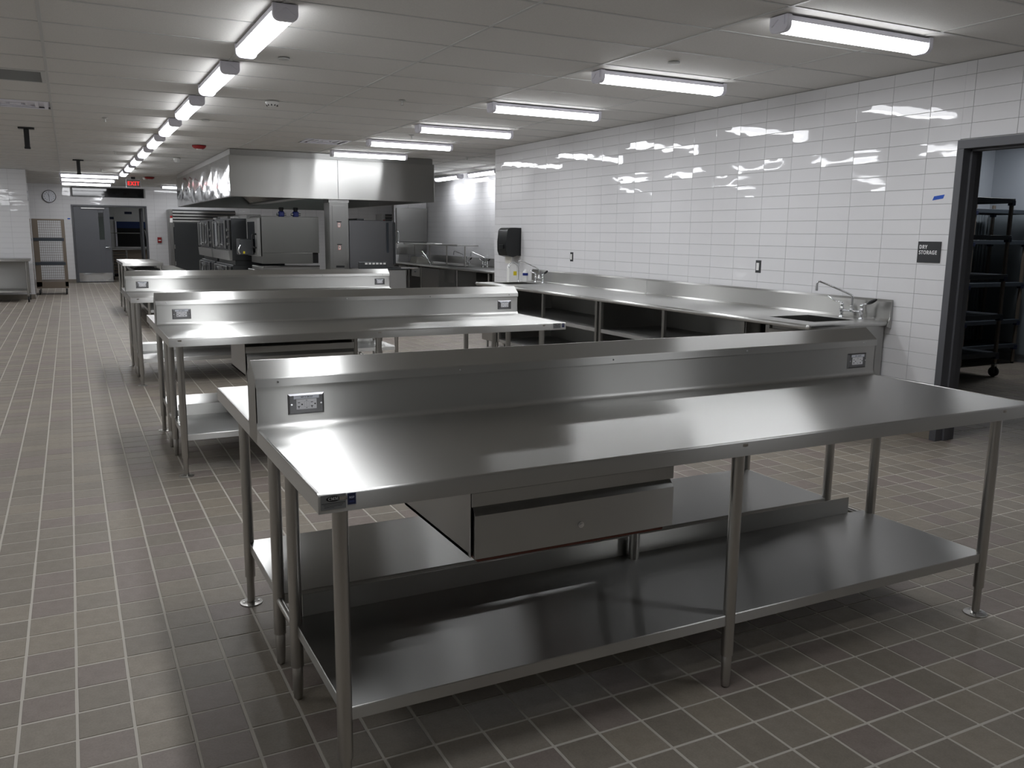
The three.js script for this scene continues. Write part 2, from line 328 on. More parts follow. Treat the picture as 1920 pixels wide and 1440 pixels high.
// door frame of dry storage
{
  const f = structure('trim_1', [
    bx(XR - 0.02, XR + 0.19, 0, DTOP + 0.0, DZ0 - 0.055, DZ0, 0.002, 'y'), bx(XR + 0.055, XR + 0.115, 0, DTOP, DZ0, DZ0 + 0.016, 0.002, 'y'),
    bx(XR - 0.02, XR + 0.19, DTOP, DTOP + 0.06, DZ0 - 0.055, DZ1 + 0.055, 0.002, 'z'), bx(XR + 0.055, XR + 0.115, DTOP - 0.016, DTOP, DZ0, DZ1, 0.002, 'z'),
    bx(XR - 0.02, XR + 0.19, 0, DTOP, DZ1, DZ1 + 0.055, 0.002, 'y')], M.frame, 'grey steel door frame of the dry storage room');
}

// ------------------------------------------------------------------ ceiling lights (wraparound fixtures, lamp light included)
function lensProfile(w, top, bottom) {               // (across, y): flat top, round bottom corners
  const r = 0.038, pts = [[-w / 2, top], [-w / 2, bottom + r]];
  for (let k = 1; k <= 5; k++) { const a = Math.PI + (k / 6) * Math.PI / 2; pts.push([-w / 2 + r + Math.cos(a) * r, bottom + r + Math.sin(a) * r]); }
  pts.push([-w / 2 + r, bottom], [w / 2 - r, bottom]);
  for (let k = 1; k <= 5; k++) { const a = -Math.PI / 2 + (k / 6) * Math.PI / 2; pts.push([w / 2 - r + Math.cos(a) * r, bottom + r + Math.sin(a) * r]); }
  pts.push([w / 2, bottom + r], [w / 2, top]); return pts;
}
function ceilingLight(alongX, [cx, y, cz], label, group, dim = 1) {        // y: underside of the ceiling
  const t = thing('ceiling_light', label, 'light', [cx, y, cz], group), L = 0.61, ax = alongX ? 'x' : 'z';
  baseOf.set(t, [0, 0, 0]);
  const body = (a, b, pts) => prism(alongX ? pts : pts, a, b, ax, ax);
  part(t, 'housing', body(-L + 0.02, L - 0.02, [[-0.066, -0.034], [-0.066, -0.006], [-0.05, 0], [0.05, 0], [0.066, -0.006], [0.066, -0.034]]), M.fixture);
  part(t, 'lens', body(-L + 0.03, L - 0.03, lensProfile(0.128, -0.03, -0.085)), dim === 1 ? M.lens : M.lensDim);
  for (const s of [-1, 1]) {
    const e = part(t, 'end_cap', body(s * (L - 0.034), s * L, lensProfile(0.14, 0, -0.09)), M.fixture);
    const w = []; for (let k = 0; k <= 8; k++) { const u = -0.05 + k * 0.0125; w.push([u, -0.038 + 0.016 * Math.cos(u / 0.05 * Math.PI)]); }
    part(e, 'clip', body(s * L, s * (L + 0.006), [...w, [0.05, -0.004], [-0.05, -0.004]]), M.fixture);
  }
  const r = new THREE.RectAreaLight(LAMP_TINT, PANEL_LIGHT * dim, alongX ? 1.14 : 0.12, alongX ? 0.12 : 1.14);
  r.name = 'lamp'; r.position.set(0, -0.089, 0); r.rotation.x = -Math.PI / 2; t.add(r);
  return t;
}
const lz = (i) => -5.03 - 1.855 * i - 0.61;
const nth = ['first', 'second', 'third', 'fourth', 'fifth', 'sixth', 'seventh', 'eighth', 'ninth', 'tenth', 'eleventh', 'twelfth'];
for (let i = -2; i < 9; i++) ceilingLight(false, [1.15, H, lz(i)], `${nth[8 - i]} white wraparound light of the long row, counted from the double doors`, 'long row of ceiling lights');
[-13.33, -11.50, -9.64, -7.68, -5.80, -3.89, -0.1].forEach((z, i) => ceilingLight(true, [4.28, H, z], `${nth[i]} crosswise white ceiling light beside the tiled wall, counted from the hood`, 'crosswise lights beside the tiled wall'));
[-19.6, -15.8, -12.0, -8.2, -4.4, -0.6].forEach((z, i) => ceilingLight(true, [-2.3, H, z], `${nth[i]} crosswise white ceiling light along the left wall, counted from the pier`, 'crosswise lights along the left wall'));
[-26.05, -23.9, -22.05].forEach((z, i) => ceilingLight(true, [0.51, H, z], `${nth[i]} crosswise white ceiling light from the double doors`, 'crosswise lights before the double doors'));
ceilingLight(true, [2.99, H, -26.2], 'white wraparound ceiling light above the wide reach-in refrigerator');
ceilingLight(true, [6.2, H, -24.6], 'white wraparound ceiling light behind the hood');
ceilingLight(true, [8.4, H, -23.2], 'white wraparound ceiling light beyond the alcove end wall');
ceilingLight(false, [7.0, 2.67, -14.9], 'white wraparound light over the end of the alcove counter away from the steel panel', 'lights over the alcove counter');
ceilingLight(false, [7.0, 2.67, -16.6], 'white wraparound light over the alcove counter closest to the steel panel', 'lights over the alcove counter');
ceilingLight(true, [9.7, H, -6.2], 'white wraparound light inside the dry storage room');

// ------------------------------------------------------------------ prep tables with a raised utility chase
const outletFace = canvasTex(256, 128, (k, w, h) => {
  k.fillStyle = '#e6e6ea'; k.fillRect(0, 0, w, h); k.fillStyle = '#101012';
  for (const dx of [0, 168]) { k.fillRect(14 + dx, 36, 30, 8); k.fillRect(14 + dx, 86, 30, 8); k.fillRect(25 + dx, 90, 9, 24); k.beginPath(); k.arc(70 + dx, 66, 10, 0, 7); k.fill(); }
  k.strokeStyle = '#b8b8bd'; k.lineWidth = 3; k.strokeRect(98, 30, 64, 68); k.beginPath(); k.moveTo(130, 30); k.lineTo(130, 98); k.stroke();
  k.fillRect(120, 12, 18, 6); k.fillRect(120, 108, 18, 6);
});
const outletTape = canvasTex(256, 40, (k, w, h) => { k.fillStyle = '#dcdfe8'; k.fillRect(0, 0, w, h); k.fillStyle = '#1a1a1c'; k.font = 'bold 24px sans-serif'; k.fillText('KP-1-38/37', 72, 29); });
function outlet(parent, x, y, z) {                     // horizontal cover plate facing +z
  const p = part(parent, 'outlet_plate', prismPlate(x, y, z, 0.121, 0.07), M.plateSteel, 'steel outlet plate with a dark reflection put into its colour');  // plate colour is darkened to imitate a dark reflection in the steel
  part(p, 'receptacle', bx(x - 0.034, x + 0.034, y - 0.018, y + 0.016, z, z + 0.007, 0.001), M.white);
  plate(p, 'receptacle_face', 0.066, 0.033, outletFace, [x, y - 0.001, z + 0.0076]);
  plate(p, 'circuit_tape', 0.084, 0.012, outletTape, [x, y + 0.0235, z + 0.0072]);
  for (const s of [-1, 1]) part(p, 'screw', cyl(0.003, 0.003, x + s * 0.049, y, z + 0.006, 'z', 0.003, 10), M.chrome);
}
function prismPlate(x, y, z, w, h) {                   // plate with sloped rim
  const a = w / 2, b = h / 2, c = 0.006, d = 0.0055, pos = [];
  const o = [[-a, -b, 0], [a, -b, 0], [a, b, 0], [-a, b, 0]], i = [[-a + c, -b + c, d], [a - c, -b + c, d], [a - c, b - c, d], [-a + c, b - c, d]];
  const q = (A, B, C, D) => pos.push(...A, ...B, ...C, ...A, ...C, ...D);
  q(i[0], i[1], i[2], i[3]); for (let k = 0; k < 4; k++) q(o[k], o[(k + 1) % 4], i[(k + 1) % 4], i[k]);
  const g = new THREE.BufferGeometry(); g.setAttribute('position', new THREE.Float32BufferAttribute(pos, 3)); g.computeVertexNormals(); g.translate(x, y, z); return uvify(g);
}
const makerTex = canvasTex(320, 200, (k, w, h) => {
  k.fillStyle = '#77797a'; k.fillRect(0, 0, w, h);
  k.fillStyle = '#0c0c0e'; k.beginPath(); k.ellipse(160, 58, 92, 38, 0, 0, 7); k.fill();
  k.fillStyle = '#c9cbcc'; k.font = 'bold 52px serif'; k.textAlign = 'center'; k.fillText('CMM', 160, 76);
  k.fillStyle = '#2a2c2e'; k.fillRect(10, 112, 300, 9); k.fillRect(34, 134, 252, 6); k.fillRect(46, 154, 226, 6); k.fillRect(40, 172, 130, 5);
});
const nsfTex = canvasTex(128, 176, (k, w, h) => {
  k.fillStyle = '#171d3e'; k.fillRect(0, 0, w, h); k.strokeStyle = '#5d6690'; k.lineWidth = 4; k.strokeRect(6, 6, w - 12, h - 12);
  k.fillStyle = '#c5cbe0'; k.font = 'bold 44px sans-serif'; k.textAlign = 'center'; k.fillText('NSF', 64, 82); k.fillStyle = '#4a5890'; k.fillRect(24, 118, 80, 7); k.fillRect(24, 136, 80, 7);
});
function tableLeg(parent, x, z, top, flanged, tubeM = M.tubeSteel) {
  const g = [cyl(0.0205, top - 0.115, x, 0.115, z, 'y', 0.0205, 24)];
  const leg = part(parent, 'leg', g, tubeM);
  part(leg, 'collar', [lathe([[0.0205, 0], [0.0225, 0.006], [0.0225, 0.03], [0.032, 0.036], [0.032, 0.045]], x, top - 0.045, z, 20)], tubeM);
  part(leg, 'foot', flanged
    ? [cyl(0.0155, 0.115, x, 0.006, z), lathe([[0, 0.010], [0.0165, 0.010], [0.019, 0.004], [0.044, 0.0035], [0.045, 0.0015], [0.045, 0]], x, 0.001, z, 24), cyl(0.004, 0.003, x - 0.03, 0.004, z, 'y', 0.004, 8), cyl(0.004, 0.003, x + 0.03, 0.004, z, 'y', 0.004, 8)]
    : [lathe([[0, 0], [0.011, 0.0], [0.0145, 0.006], [0.0165, 0.05], [0.0175, 0.115], [0, 0.115]], x, 0.001, z, 20)], tubeM);
  return leg;
}
function pan(x0, x1, y, z0, z1, lip = 0.038) {         // sheet shelf with turned-down edges
  const t = 0.0025;
  return [bx(x0, x1, y - t, y, z0, z1, 0.001), bx(x0, x1, y - lip, y - t, z1 - t, z1, 0.0008), bx(x0, x1, y - lip, y - t, z0, z0 + t, 0.0008), bx(x0, x0 + t, y - lip, y - t, z0 + t, z1 - t, 0.0008, 'z'), bx(x1 - t, x1, y - lip, y - t, z0 + t, z1 - t, 0.0008, 'z')];
}
const arc = (cx, cy, r, a0, a1, n) => Array.from({ length: n + 1 }, (_, k) => { const a = a0 + (a1 - a0) * k / n; return [cx + Math.cos(a) * r, cy + Math.sin(a) * r]; });
function prepTable({ x0, x1, s, label, sticker, drawerX, backDrawer }) {
  const T = 0.862, B = 0.811, zf = -2.02 + s, r0 = -2.80 + s, r1 = -2.935 + s, zb = -3.655 + s, th = 0.003;
  const t = thing('prep_table', label, 'table', [(x0 + x1) / 2, 0, (zf + zb) / 2]);
  const surface = (edge, wall, dir) => {             // dir: +1 front (edge lies towards +z), -1 back
    const d = dir, P = [];
    P.push([edge, B + 0.002], [edge, T - 0.007], ...arc(0, 0, 0.007, 0, Math.PI / 2, 4).map(([a, b]) => [edge - d * 0.007 + d * a, T - 0.007 + b]).slice(1));
    P.push(...arc(0, 0, 0.022, -Math.PI / 2, -Math.PI, 8).map(([a, b]) => [wall + d * 0.022 + d * a, T + 0.022 + b]));
    P.push([wall, 1.012], [wall - d * th, 1.012], [wall - d * th, T - th], [edge - d * 0.01, T - th], [edge - d * th, T - 0.012], [edge - d * th, B], [edge, B]);
    return prism(P, x0, x1, 'x', 'x');
  };
  const end = (x, a, b) => bx(x, x + (x < (x0 + x1) / 2 ? th : -th), B, T - 0.001, a, b, 0.0012, 'z');
  const beads = (x, a, b) => { const c = x < (x0 + x1) / 2 ? 1 : -1; return bx(x, x + c * 0.0075, T - 0.0015, T + 0.0012, a, b, 0.001, 'z'); };
  const work = part(t, 'work_surface', [surface(zf, r0, 1), end(x0, zf - 0.004, r0), end(x1, zf - 0.004, r0), beads(x0, zf - 0.01, r0 + 0.02), beads(x1, zf - 0.01, r0 + 0.02)], M.steel);
  part(t, 'work_surface', [surface(zb, r1, -1), end(x0, r1, zb + 0.004), end(x1, r1, zb + 0.004), beads(x0, r1 - 0.02, zb + 0.01), beads(x1, r1 - 0.02, zb + 0.01)], M.steel);
  part(t, 'undercoat', [bx(x0 + 0.01, x1 - 0.01, T - 0.010, T - 0.0045, r0 + 0.01, zf - 0.012, 0), bx(x0 + 0.01, x1 - 0.01, T - 0.010, T - 0.0045, zb + 0.012, r1 - 0.01, 0)], M.undercoat, 'dark sound-deadening coat under the top');
  const zm = (r0 + r1) / 2, cap = [[r0 + 0.009, 1.003], [r0 + 0.005, 1.029], [r0 + 0.003, 1.0325], [zm + 0.003, 1.082], [zm - 0.003, 1.082], [r1 - 0.003, 1.0325], [r1 - 0.005, 1.029], [r1 - 0.009, 1.003], [r1 - 0.006, 1.003], [r1 - 0.001, 1.029], [zm, 1.079], [r0 + 0.001, 1.029], [r0 + 0.006, 1.003]];
  const rc = part(t, 'riser_cap', prism(cap, x0 - 0.0005, x1 + 0.0005, 'x', 'x', 0.99), M.steel);
  for (const [f] of [[0.025], [0.25], [0.48], [0.72], [0.97]]) part(rc, 'screw', cyl(0.0042, 0.004, x0 + (x1 - x0) * f, 1.018, r0 + 0.0075, 'z', 0.0032, 10), M.chrome);
  for (const [x, q] of [[x0, th], [x1 - th, th]]) part(t, 'riser_end', prism([[r0, B], [r0, 1.028], [zm, 1.078], [r1, 1.028], [r1, B]], x, x + q, 'x', 'y', 0.99), M.steel);
  outlet(t, x0 + 0.163, 0.938, r0 + 0.0005); outlet(t, x1 - 0.121, 0.936, r0 + 0.0005);
  // maker and sanitation stickers on the front edge
  const sx = sticker === 'left' ? x0 + 0.038 : x1 - 0.075, nx = sticker === 'left' ? x0 + 0.085 : x1 - 0.022;
  plate(work, 'maker_sticker', 0.064, 0.038, makerTex, [sx, 0.8395, zf + 0.0006], 0, { roughness: 0.35 }, 'silver maker sticker lettered CMM in a black oval');
  plate(work, 'sanitation_sticker', 0.022, 0.030, nsfTex, [nx, 0.842, zf + 0.0006], 0, { roughness: 0.35 }, 'dark blue NSF sticker');
  // legs
  const lx = [x0 + 0.062, (x0 + 0.062 + x1 - 0.185) / 2, x1 - 0.185], rows = [-2.05, -2.60, -2.857, -3.42].map((z) => z + s);
  rows.forEach((z, r) => lx.forEach((x, i) => tableLeg(t, x, z, T - 0.0105, (r === 0 || r === 3) && i !== 1)));
  for (const x of [lx[0], lx[2]]) part(t, 'cross_rail', cyl(0.0125, 0.22, x, 0.24, (rows[1] + rows[2]) / 2, 'z', 0.0125, 14), M.tubeSteel);
  // undershelves
  part(t, 'undershelf', [...pan(lx[0], lx[2], 0.262, rows[1] - 0.04, rows[0] + 0.008), bx(lx[0] + 0.03, lx[2] - 0.1, 0.262, 0.338, rows[1] - 0.04, rows[1] - 0.0375, 0.0008)], M.steel);
  part(t, 'undershelf', pan(lx[0], lx[2], 0.262, rows[3] - 0.008, rows[2] + 0.01), M.steel);
  // drawer
  const drawer = (d0, d1, zf2, dir) => {
    const D = part(t, 'drawer_housing', [bx(d0, d0 + 0.003, 0.588, 0.852, zf2 - dir * 0.018, zf2 - dir * 0.56, 0.001, 'z'), bx(d1 - 0.003, d1, 0.588, 0.852, zf2 - dir * 0.018, zf2 - dir * 0.56, 0.001, 'z'), bx(d0, d1, 0.588, 0.80, zf2 - dir * 0.556, zf2 - dir * 0.56, 0.001), bx(d0 + 0.003, d1 - 0.003, 0.590, 0.5935, zf2 - dir * 0.03, zf2 - dir * 0.555, 0.001), bx(d0, d0 + 0.03, 0.588, 0.60, zf2 - dir * 0.03, zf2 - dir * 0.56, 0.001, 'z')], M.steel);
    part(D, 'header_rail', [bx(d0 + 0.004, d1 + 0.012, 0.738, 0.779, zf2 - dir * 0.016, zf2 - dir * 0.022, 0.001)], M.steel);
    const front = part(D, 'drawer_front', prism([[zf2, 0.588], [zf2, 0.716], [zf2 - dir * 0.022, 0.738], [zf2 - dir * 0.026, 0.735], [zf2 - dir * 0.016, 0.718], [zf2 - dir * 0.016, 0.588]], d0 + 0.008, d1 + 0.002, 'x', 'x', 0.99), M.steel);
    part(front, 'lock', [cyl(0.0095, 0.009, (d0 + d1) / 2 + 0.006, 0.642, zf2 + dir * 0.002, 'z', 0.0095, 20), cyl(0.0065, 0.005, (d0 + d1) / 2 + 0.006, 0.642, zf2 + dir * 0.008, 'z', 0.006, 16), bx((d0 + d1) / 2 + 0.0045, (d0 + d1) / 2 + 0.0075, 0.637, 0.647, zf2 + dir * 0.009, zf2 + dir * 0.0115, 0.0003)], M.chrome);
    part(D, 'wooden_runner', bx(d0 + 0.015, d1 - 0.03, 0.577, 0.588, zf2 - dir * 0.004, zf2 - dir * 0.52, 0.003), M.brown, 'red-brown board under the drawer');
  };
  drawer(x0 + drawerX, x0 + drawerX + 0.70, zf - 0.078, 1);
  if (backDrawer) drawer(x0 + backDrawer, x0 + backDrawer + 0.70, zb + 0.09, -1);
  return t;
}
prepTable({ x0: 0.503, x1: 3.375, s: 0, sticker: 'left', drawerX: 0.455, label: 'large stainless prep table with maker sticker at its aisle corner, before the dry storage doorway' });
prepTable({ x0: 0.487, x1: 3.24, s: -3.43, sticker: 'right', drawerX: 0.455, label: 'stainless prep table standing between two other prep tables' });
prepTable({ x0: 0.483, x1: 3.345, s: -6.93, sticker: 'right', drawerX: 0.455, backDrawer: 0.6, label: 'stainless prep table closest to the oven bank and hood' });

// ------------------------------------------------------------------ long counter along the tiled wall
const CF = 4.835, CB = XR - 0.022, CT = 0.862, CN = -4.62, CE = -10.55;
function flatAround(x0, x1, z0, z1, hx0, hx1, hz0, hz1, y, th) {   // sheet with a rectangular hole
  return [bx(x0, hx0, y - th, y, z0, z1, 0, 'z'), bx(hx1, x1, y - th, y, z0, z1, 0, 'z'), bx(hx0, hx1, y - th, y, z0, hz0, 0, 'z'), bx(hx0, hx1, y - th, y, hz1, z1, 0, 'z')];
}
function basin(x0, x1, z0, z1, top, depth) {
  const t = 0.003, b = top - depth;
  return [bx(x0 - t, x0, b, top - 0.001, z0 - t, z1 + t, 0.0005, 'y'), bx(x1, x1 + t, b, top - 0.001, z0 - t, z1 + t, 0.0005, 'y'), bx(x0, x1, b, top - 0.001, z0 - t, z0, 0.0005, 'y'), bx(x0, x1, b, top - 0.001, z1, z1 + t, 0.0005, 'y'), bx(x0, x1, b - t, b, z0, z1, 0.0005, 'z'),
    cyl(0.045, 0.004, (x0 + x1) / 2, b, (z0 + z1) / 2)];
}
// rolled edge outline in (x, y) for a counter whose front faces -x
const rollFront = (f, T) => [...arc(f + 0.02, T - 0.016, 0.02, Math.PI / 2 + 0.3, Math.PI * 1.5, 8), [f + 0.024, T - 0.036], [f + 0.024, T - 0.032], ...arc(f + 0.02, T - 0.016, 0.016, Math.PI * 1.5, Math.PI / 2 + 0.5, 8)];
{
  const t = thing('worktop', 'long stainless worktop with rolled edge and backsplash along the white tiled wall', 'counter', [(CF + CB) / 2, CT - 0.04, (CN + CE) / 2]);
  const hx0 = 5.08, hx1 = 5.52, hz0 = -5.28, hz1 = -4.8, gx0 = 5.02, gx1 = 5.5, gz0 = -10.42, gz1 = -9.95;
  const zmid = -7.85;
  const top1 = part(t, 'top_sheet', flatAround(CF + 0.018, CB - 0.02, zmid + 0.001, CN - 0.018, hx0, hx1, hz0, hz1, CT, 0.003), M.steel);
  const top2 = part(t, 'top_sheet', flatAround(CF + 0.018, CB - 0.02, CE + 0.018, zmid - 0.001, gx0, gx1, gz0, gz1, CT, 0.003), M.steel);
  part(t, 'rolled_edge', [prism(rollFront(CF, CT), CE + 0.02, zmid - 0.0012, 'z', 'z')], M.steel);
  part(t, 'rolled_edge', [prism(rollFront(CF, CT), zmid + 0.0012, CN - 0.02, 'z', 'z')], M.steel);
  const rollEnd = (z, d) => prism(rollFront(0, CT).map(([u, v]) => [z - d * u, v]), CF + 0.02, CB - 0.004, 'x', 'x');
  part(t, 'rolled_edge', [rollEnd(CN, 1), new THREE.SphereGeometry(0.0215, 16, 10).translate(CF + 0.02, CT - 0.0165, CN - 0.02).toNonIndexed()], M.steel);
  part(t, 'rolled_edge', [rollEnd(CE, -1), new THREE.SphereGeometry(0.0215, 16, 10).translate(CF + 0.02, CT - 0.0165, CE + 0.02).toNonIndexed()], M.steel);
  const splash = (a, b) => prism([...arc(CB - 0.02, CT + 0.018, 0.018, -Math.PI / 2, 0, 5), [CB - 0.002, 1.012], [CB + 0.012, 1.028], [CB + 0.0115, 1.030], [CB - 0.005, 1.013], [CB - 0.005, CT + 0.018], [CB - 0.02, CT - 0.003]], a, b, 'z', 'z');
  part(t, 'backsplash', splash(zmid + 0.0015, CN + 0.004), M.steel); part(t, 'backsplash', splash(CE, zmid - 0.0015), M.steel);
  part(t, 'splash_end', prism([[CB - 0.04, CT - 0.04], [CB - 0.012, CT + 0.02], [CB - 0.008, 1.012], [CB + 0.011, 1.03], [CB + 0.011, CT - 0.06]], CN + 0.001, CN + 0.005, 'z', 'y'), M.steel);
  solo('sink_bowl', basin(hx0, hx1, hz0, hz1, CT, 0.25), M.steel, 'rectangular stainless sink bowl at the storage end of the worktop', 'sink');
  solo('sink_bowl', basin(gx0, gx1, gz0, gz1, CT, 0.2), M.steel, 'rectangular stainless hand sink bowl below the towel dispenser', 'sink');
}
// bases under the worktop: open shelf units and a sink cabinet
function shelfUnit(z0, z1, label, mid = true) {
  const t = thing('open_shelf_cabinet', label, 'cabinet', [(CF + CB) / 2, 0, (z0 + z1) / 2], 'open cabinets under the long worktop'), F = CF + 0.045, B = CB - 0.03;
  part(t, 'back_panel', bx(B - 0.003, B, 0.12, 0.82, z0, z1, 0.001, 'z'), M.steelDull);
  for (const z of [z0, z1 - 0.003]) part(t, 'side_panel', bx(F + 0.03, B, 0.12, 0.82, z, z + 0.003, 0.001), M.steelDull);
  part(t, 'shelf', [bx(F, B, 0.537, 0.54, z0, z1, 0.001, 'z'), bx(F, F + 0.003, 0.5, 0.54, z0, z1, 0.001, 'z')], M.steelDull);
  part(t, 'bottom_shelf', [bx(F, B, 0.157, 0.16, z0, z1, 0.001, 'z'), bx(F, F + 0.003, 0.12, 0.16, z0, z1, 0.001, 'z')], M.steelDull);
  const zs = mid ? [z0 + 0.02, (z0 + z1) / 2, z1 - 0.02] : [z0 + 0.02, z1 - 0.02];
  for (const z of zs) part(t, 'post', bx(F - 0.004, F + 0.028, 0.12, 0.822, z - 0.019, z + 0.019, 0.002, 'y'), M.steelDull);
  for (const z of [z0 + 0.08, z1 - 0.08]) for (const x of [F + 0.05, B - 0.06]) part(t, 'foot', lathe([[0, 0], [0.02, 0], [0.022, 0.01], [0.016, 0.02], [0.016, 0.1], [0.028, 0.105], [0.028, 0.12], [0, 0.12]], x, 0.001, z, 14), M.steelDull);
  return t;
}
shelfUnit(-7.53, -5.345, 'open stainless shelf cabinet under the worktop beside the sink cabinet');
shelfUnit(-9.93, -7.57, 'open stainless shelf cabinet under the worktop beyond the seam');
{
  const t = thing('sink_cabinet', 'stainless sink cabinet with door and solid end panel under the near end of the worktop', 'cabinet', [(CF + CB) / 2, 0, -5.0]), F = CF + 0.045, B = CB - 0.03;
  part(t, 'end_panel', bx(F, B + 0.025, 0.1, 0.826, CN - 0.05, CN - 0.046, 0.0015, 'y'), M.steel);
  part(t, 'side_panel', bx(F, B, 0.1, 0.82, -5.333, -5.33, 0.001), M.steel);
  part(t, 'back_panel', bx(B - 0.003, B, 0.1, 0.82, -5.33, CN - 0.052, 0.001, 'z'), M.steelDull);
  part(t, 'bottom', bx(F, B, 0.14, 0.143, -5.33, CN - 0.052, 0.001, 'z'), M.steelDull);
  part(t, 'stile', bx(F - 0.004, F + 0.03, 0.1, 0.822, -5.105, -5.06, 0.002, 'y'), M.steelDull);
  const d = part(t, 'door', [bx(F - 0.02, F - 0.002, 0.15, 0.80, -5.055, CN - 0.055, 0.003, 'y')], M.steel);
  part(d, 'pull_hole', cyl(0.014, 0.003, F - 0.0215, 0.755, -5.0, 'x', 0.014, 16), M.black);
  for (const z of [-5.26, CN - 0.1]) for (const x of [F + 0.05, B - 0.06]) part(t, 'foot', lathe([[0, 0], [0.02, 0], [0.022, 0.01], [0.016, 0.02], [0.016, 0.085], [0.028, 0.09], [0.028, 0.1], [0, 0.1]], x, 0.001, z, 14), M.steelDull);
}
solo('sink_cabinet', [bx(CF + 0.06, CB - 0.04, 0.1, 0.62, -10.45, -10.04, 0.003, 'y'), ...[-10.4, -10.1].flatMap((z) => [cyl(0.016, 0.1, CF + 0.12, 0.001, z), cyl(0.016, 0.1, CB - 0.1, 0.001, z)])], M.steelDull, 'small stainless base cabinet under the hand sink end of the worktop', 'cabinet');
// faucets
function bridgeFaucet(label, x, z, y, group) {            // water outlet swings out towards -x
  const t = thing('sink_faucet', label, 'faucet', [x, y, z], group);
  baseOf.set(t, [0, 0, 0]);
  const stem = (dz) => part(t, 'valve', [lathe([[0.02, 0], [0.02, 0.006], [0.012, 0.012], [0.012, 0.04], [0.019, 0.046], [0.019, 0.075], [0.013, 0.082], [0.013, 0.1], [0.016, 0.103], [0.016, 0.115], [0.0, 0.118]], 0, 0, dz, 16)], M.chrome);
  for (const dz of [-0.1, 0.1]) {
    const v = stem(dz), d = Math.sign(dz);
    part(v, 'wrist_handle', [tube([[0, 0.118, dz], [0.0, 0.122, dz + d * 0.03], [-0.01, 0.128, dz + d * 0.07]], 0.0055, 10, 8), ...(d > 0 ? [] : [])], M.chrome);
    const blade = new THREE.SphereGeometry(0.5, 12, 8); if (d > 0) blade.scale(0.034, 0.03, 0.105); else blade.scale(0.022, 0.018, 0.085); blade.rotateX(-d * 0.45); blade.translate(-0.012, 0.148, dz + d * 0.105); part(v, 'blade_handle', blade.toNonIndexed(), d > 0 ? M.black : M.chrome);
  }
  part(t, 'bridge', [cyl(0.009, 0.2, 0, 0.058, 0, 'z', 0.009, 14), lathe([[0.014, 0], [0.019, 0.01], [0.019, 0.03], [0.011, 0.04], [0.015, 0.044], [0.015, 0.056], [0.009, 0.06]], 0, 0.045, 0, 16)], M.chrome);
  const sp = part(t, 'spout', [tube([[0, 0.1, 0], [0, 0.17, 0], [-0.012, 0.19, -0.012], [-0.12, 0.25, -0.1], [-0.2, 0.29, -0.16], [-0.215, 0.285, -0.172], [-0.218, 0.26, -0.175]], 0.009, 50, 12)], M.chrome);
  part(sp, 'aerator', [cyl(0.0125, 0.04, -0.218, 0.215, -0.175, 'y', 0.011, 14), cyl(0.010, 0.02, -0.218, 0.252, -0.175, 'y', 0.010, 14)], M.chrome);
  return t;
}
bridgeFaucet('chrome bridge faucet with black wrist blade at the storage end of the worktop', 5.625, -4.93, CT + 0.001);
{ // hand sink end
  bridgeFaucet('chrome bridge faucet at the hand sink below the towel dispenser', 5.63, -10.2, CT + 0.001);
  const t = thing('soap_bottle', 'white round-topped bottle with a yellow sticker at the hand sink', 'bottle', [5.36, CT + 0.001, -10.85 + 0.35]);
  part(t, 'body', [prism([[5.30, CT + 0.001], [5.30, CT + 0.19], ...arc(5.36, CT + 0.19, 0.06, Math.PI, 0, 10), [5.42, CT + 0.001]], -10.52, -10.45, 'z', 'y')], M.white);
  part(t, 'sticker', bx(5.365, 5.415, CT + 0.09, CT + 0.145, -10.4495, -10.4485, 0), M.yellow);
  const g = thing('gooseneck_tap', 'thin chrome gooseneck tap arching over the white bottle', 'faucet', [5.36, CT + 0.001, -10.43]);
  part(g, 'spout', tube([[5.44, CT + 0.002, -10.44], [5.44, CT + 0.17, -10.44], [5.425, CT + 0.235, -10.44], [5.36, CT + 0.27, -10.44], [5.3, CT + 0.24, -10.44], [5.285, CT + 0.19, -10.44]], 0.006, 40, 10), M.chrome);
  part(g, 'base', lathe([[0.022, 0], [0.022, 0.008], [0.011, 0.014], [0.011, 0.03]], 5.44, CT + 0.001, -10.44, 16), M.chrome);
  const b = thing('soap_bottle', 'white narrow bottle with a blue label beside the hand sink faucet', 'bottle', [5.56, CT + 0.001, -10.47]);
  part(b, 'body', lathe([[0, 0], [0.035, 0], [0.037, 0.01], [0.037, 0.12], [0.028, 0.145], [0.013, 0.152], [0.013, 0.17], [0, 0.17]], 5.56, CT + 0.001, -10.47, 20), M.white);
  part(b, 'label', cyl(0.0376, 0.035, 5.56, CT + 0.085, -10.47, 'y', 0.0376, 20), M.blue);
}
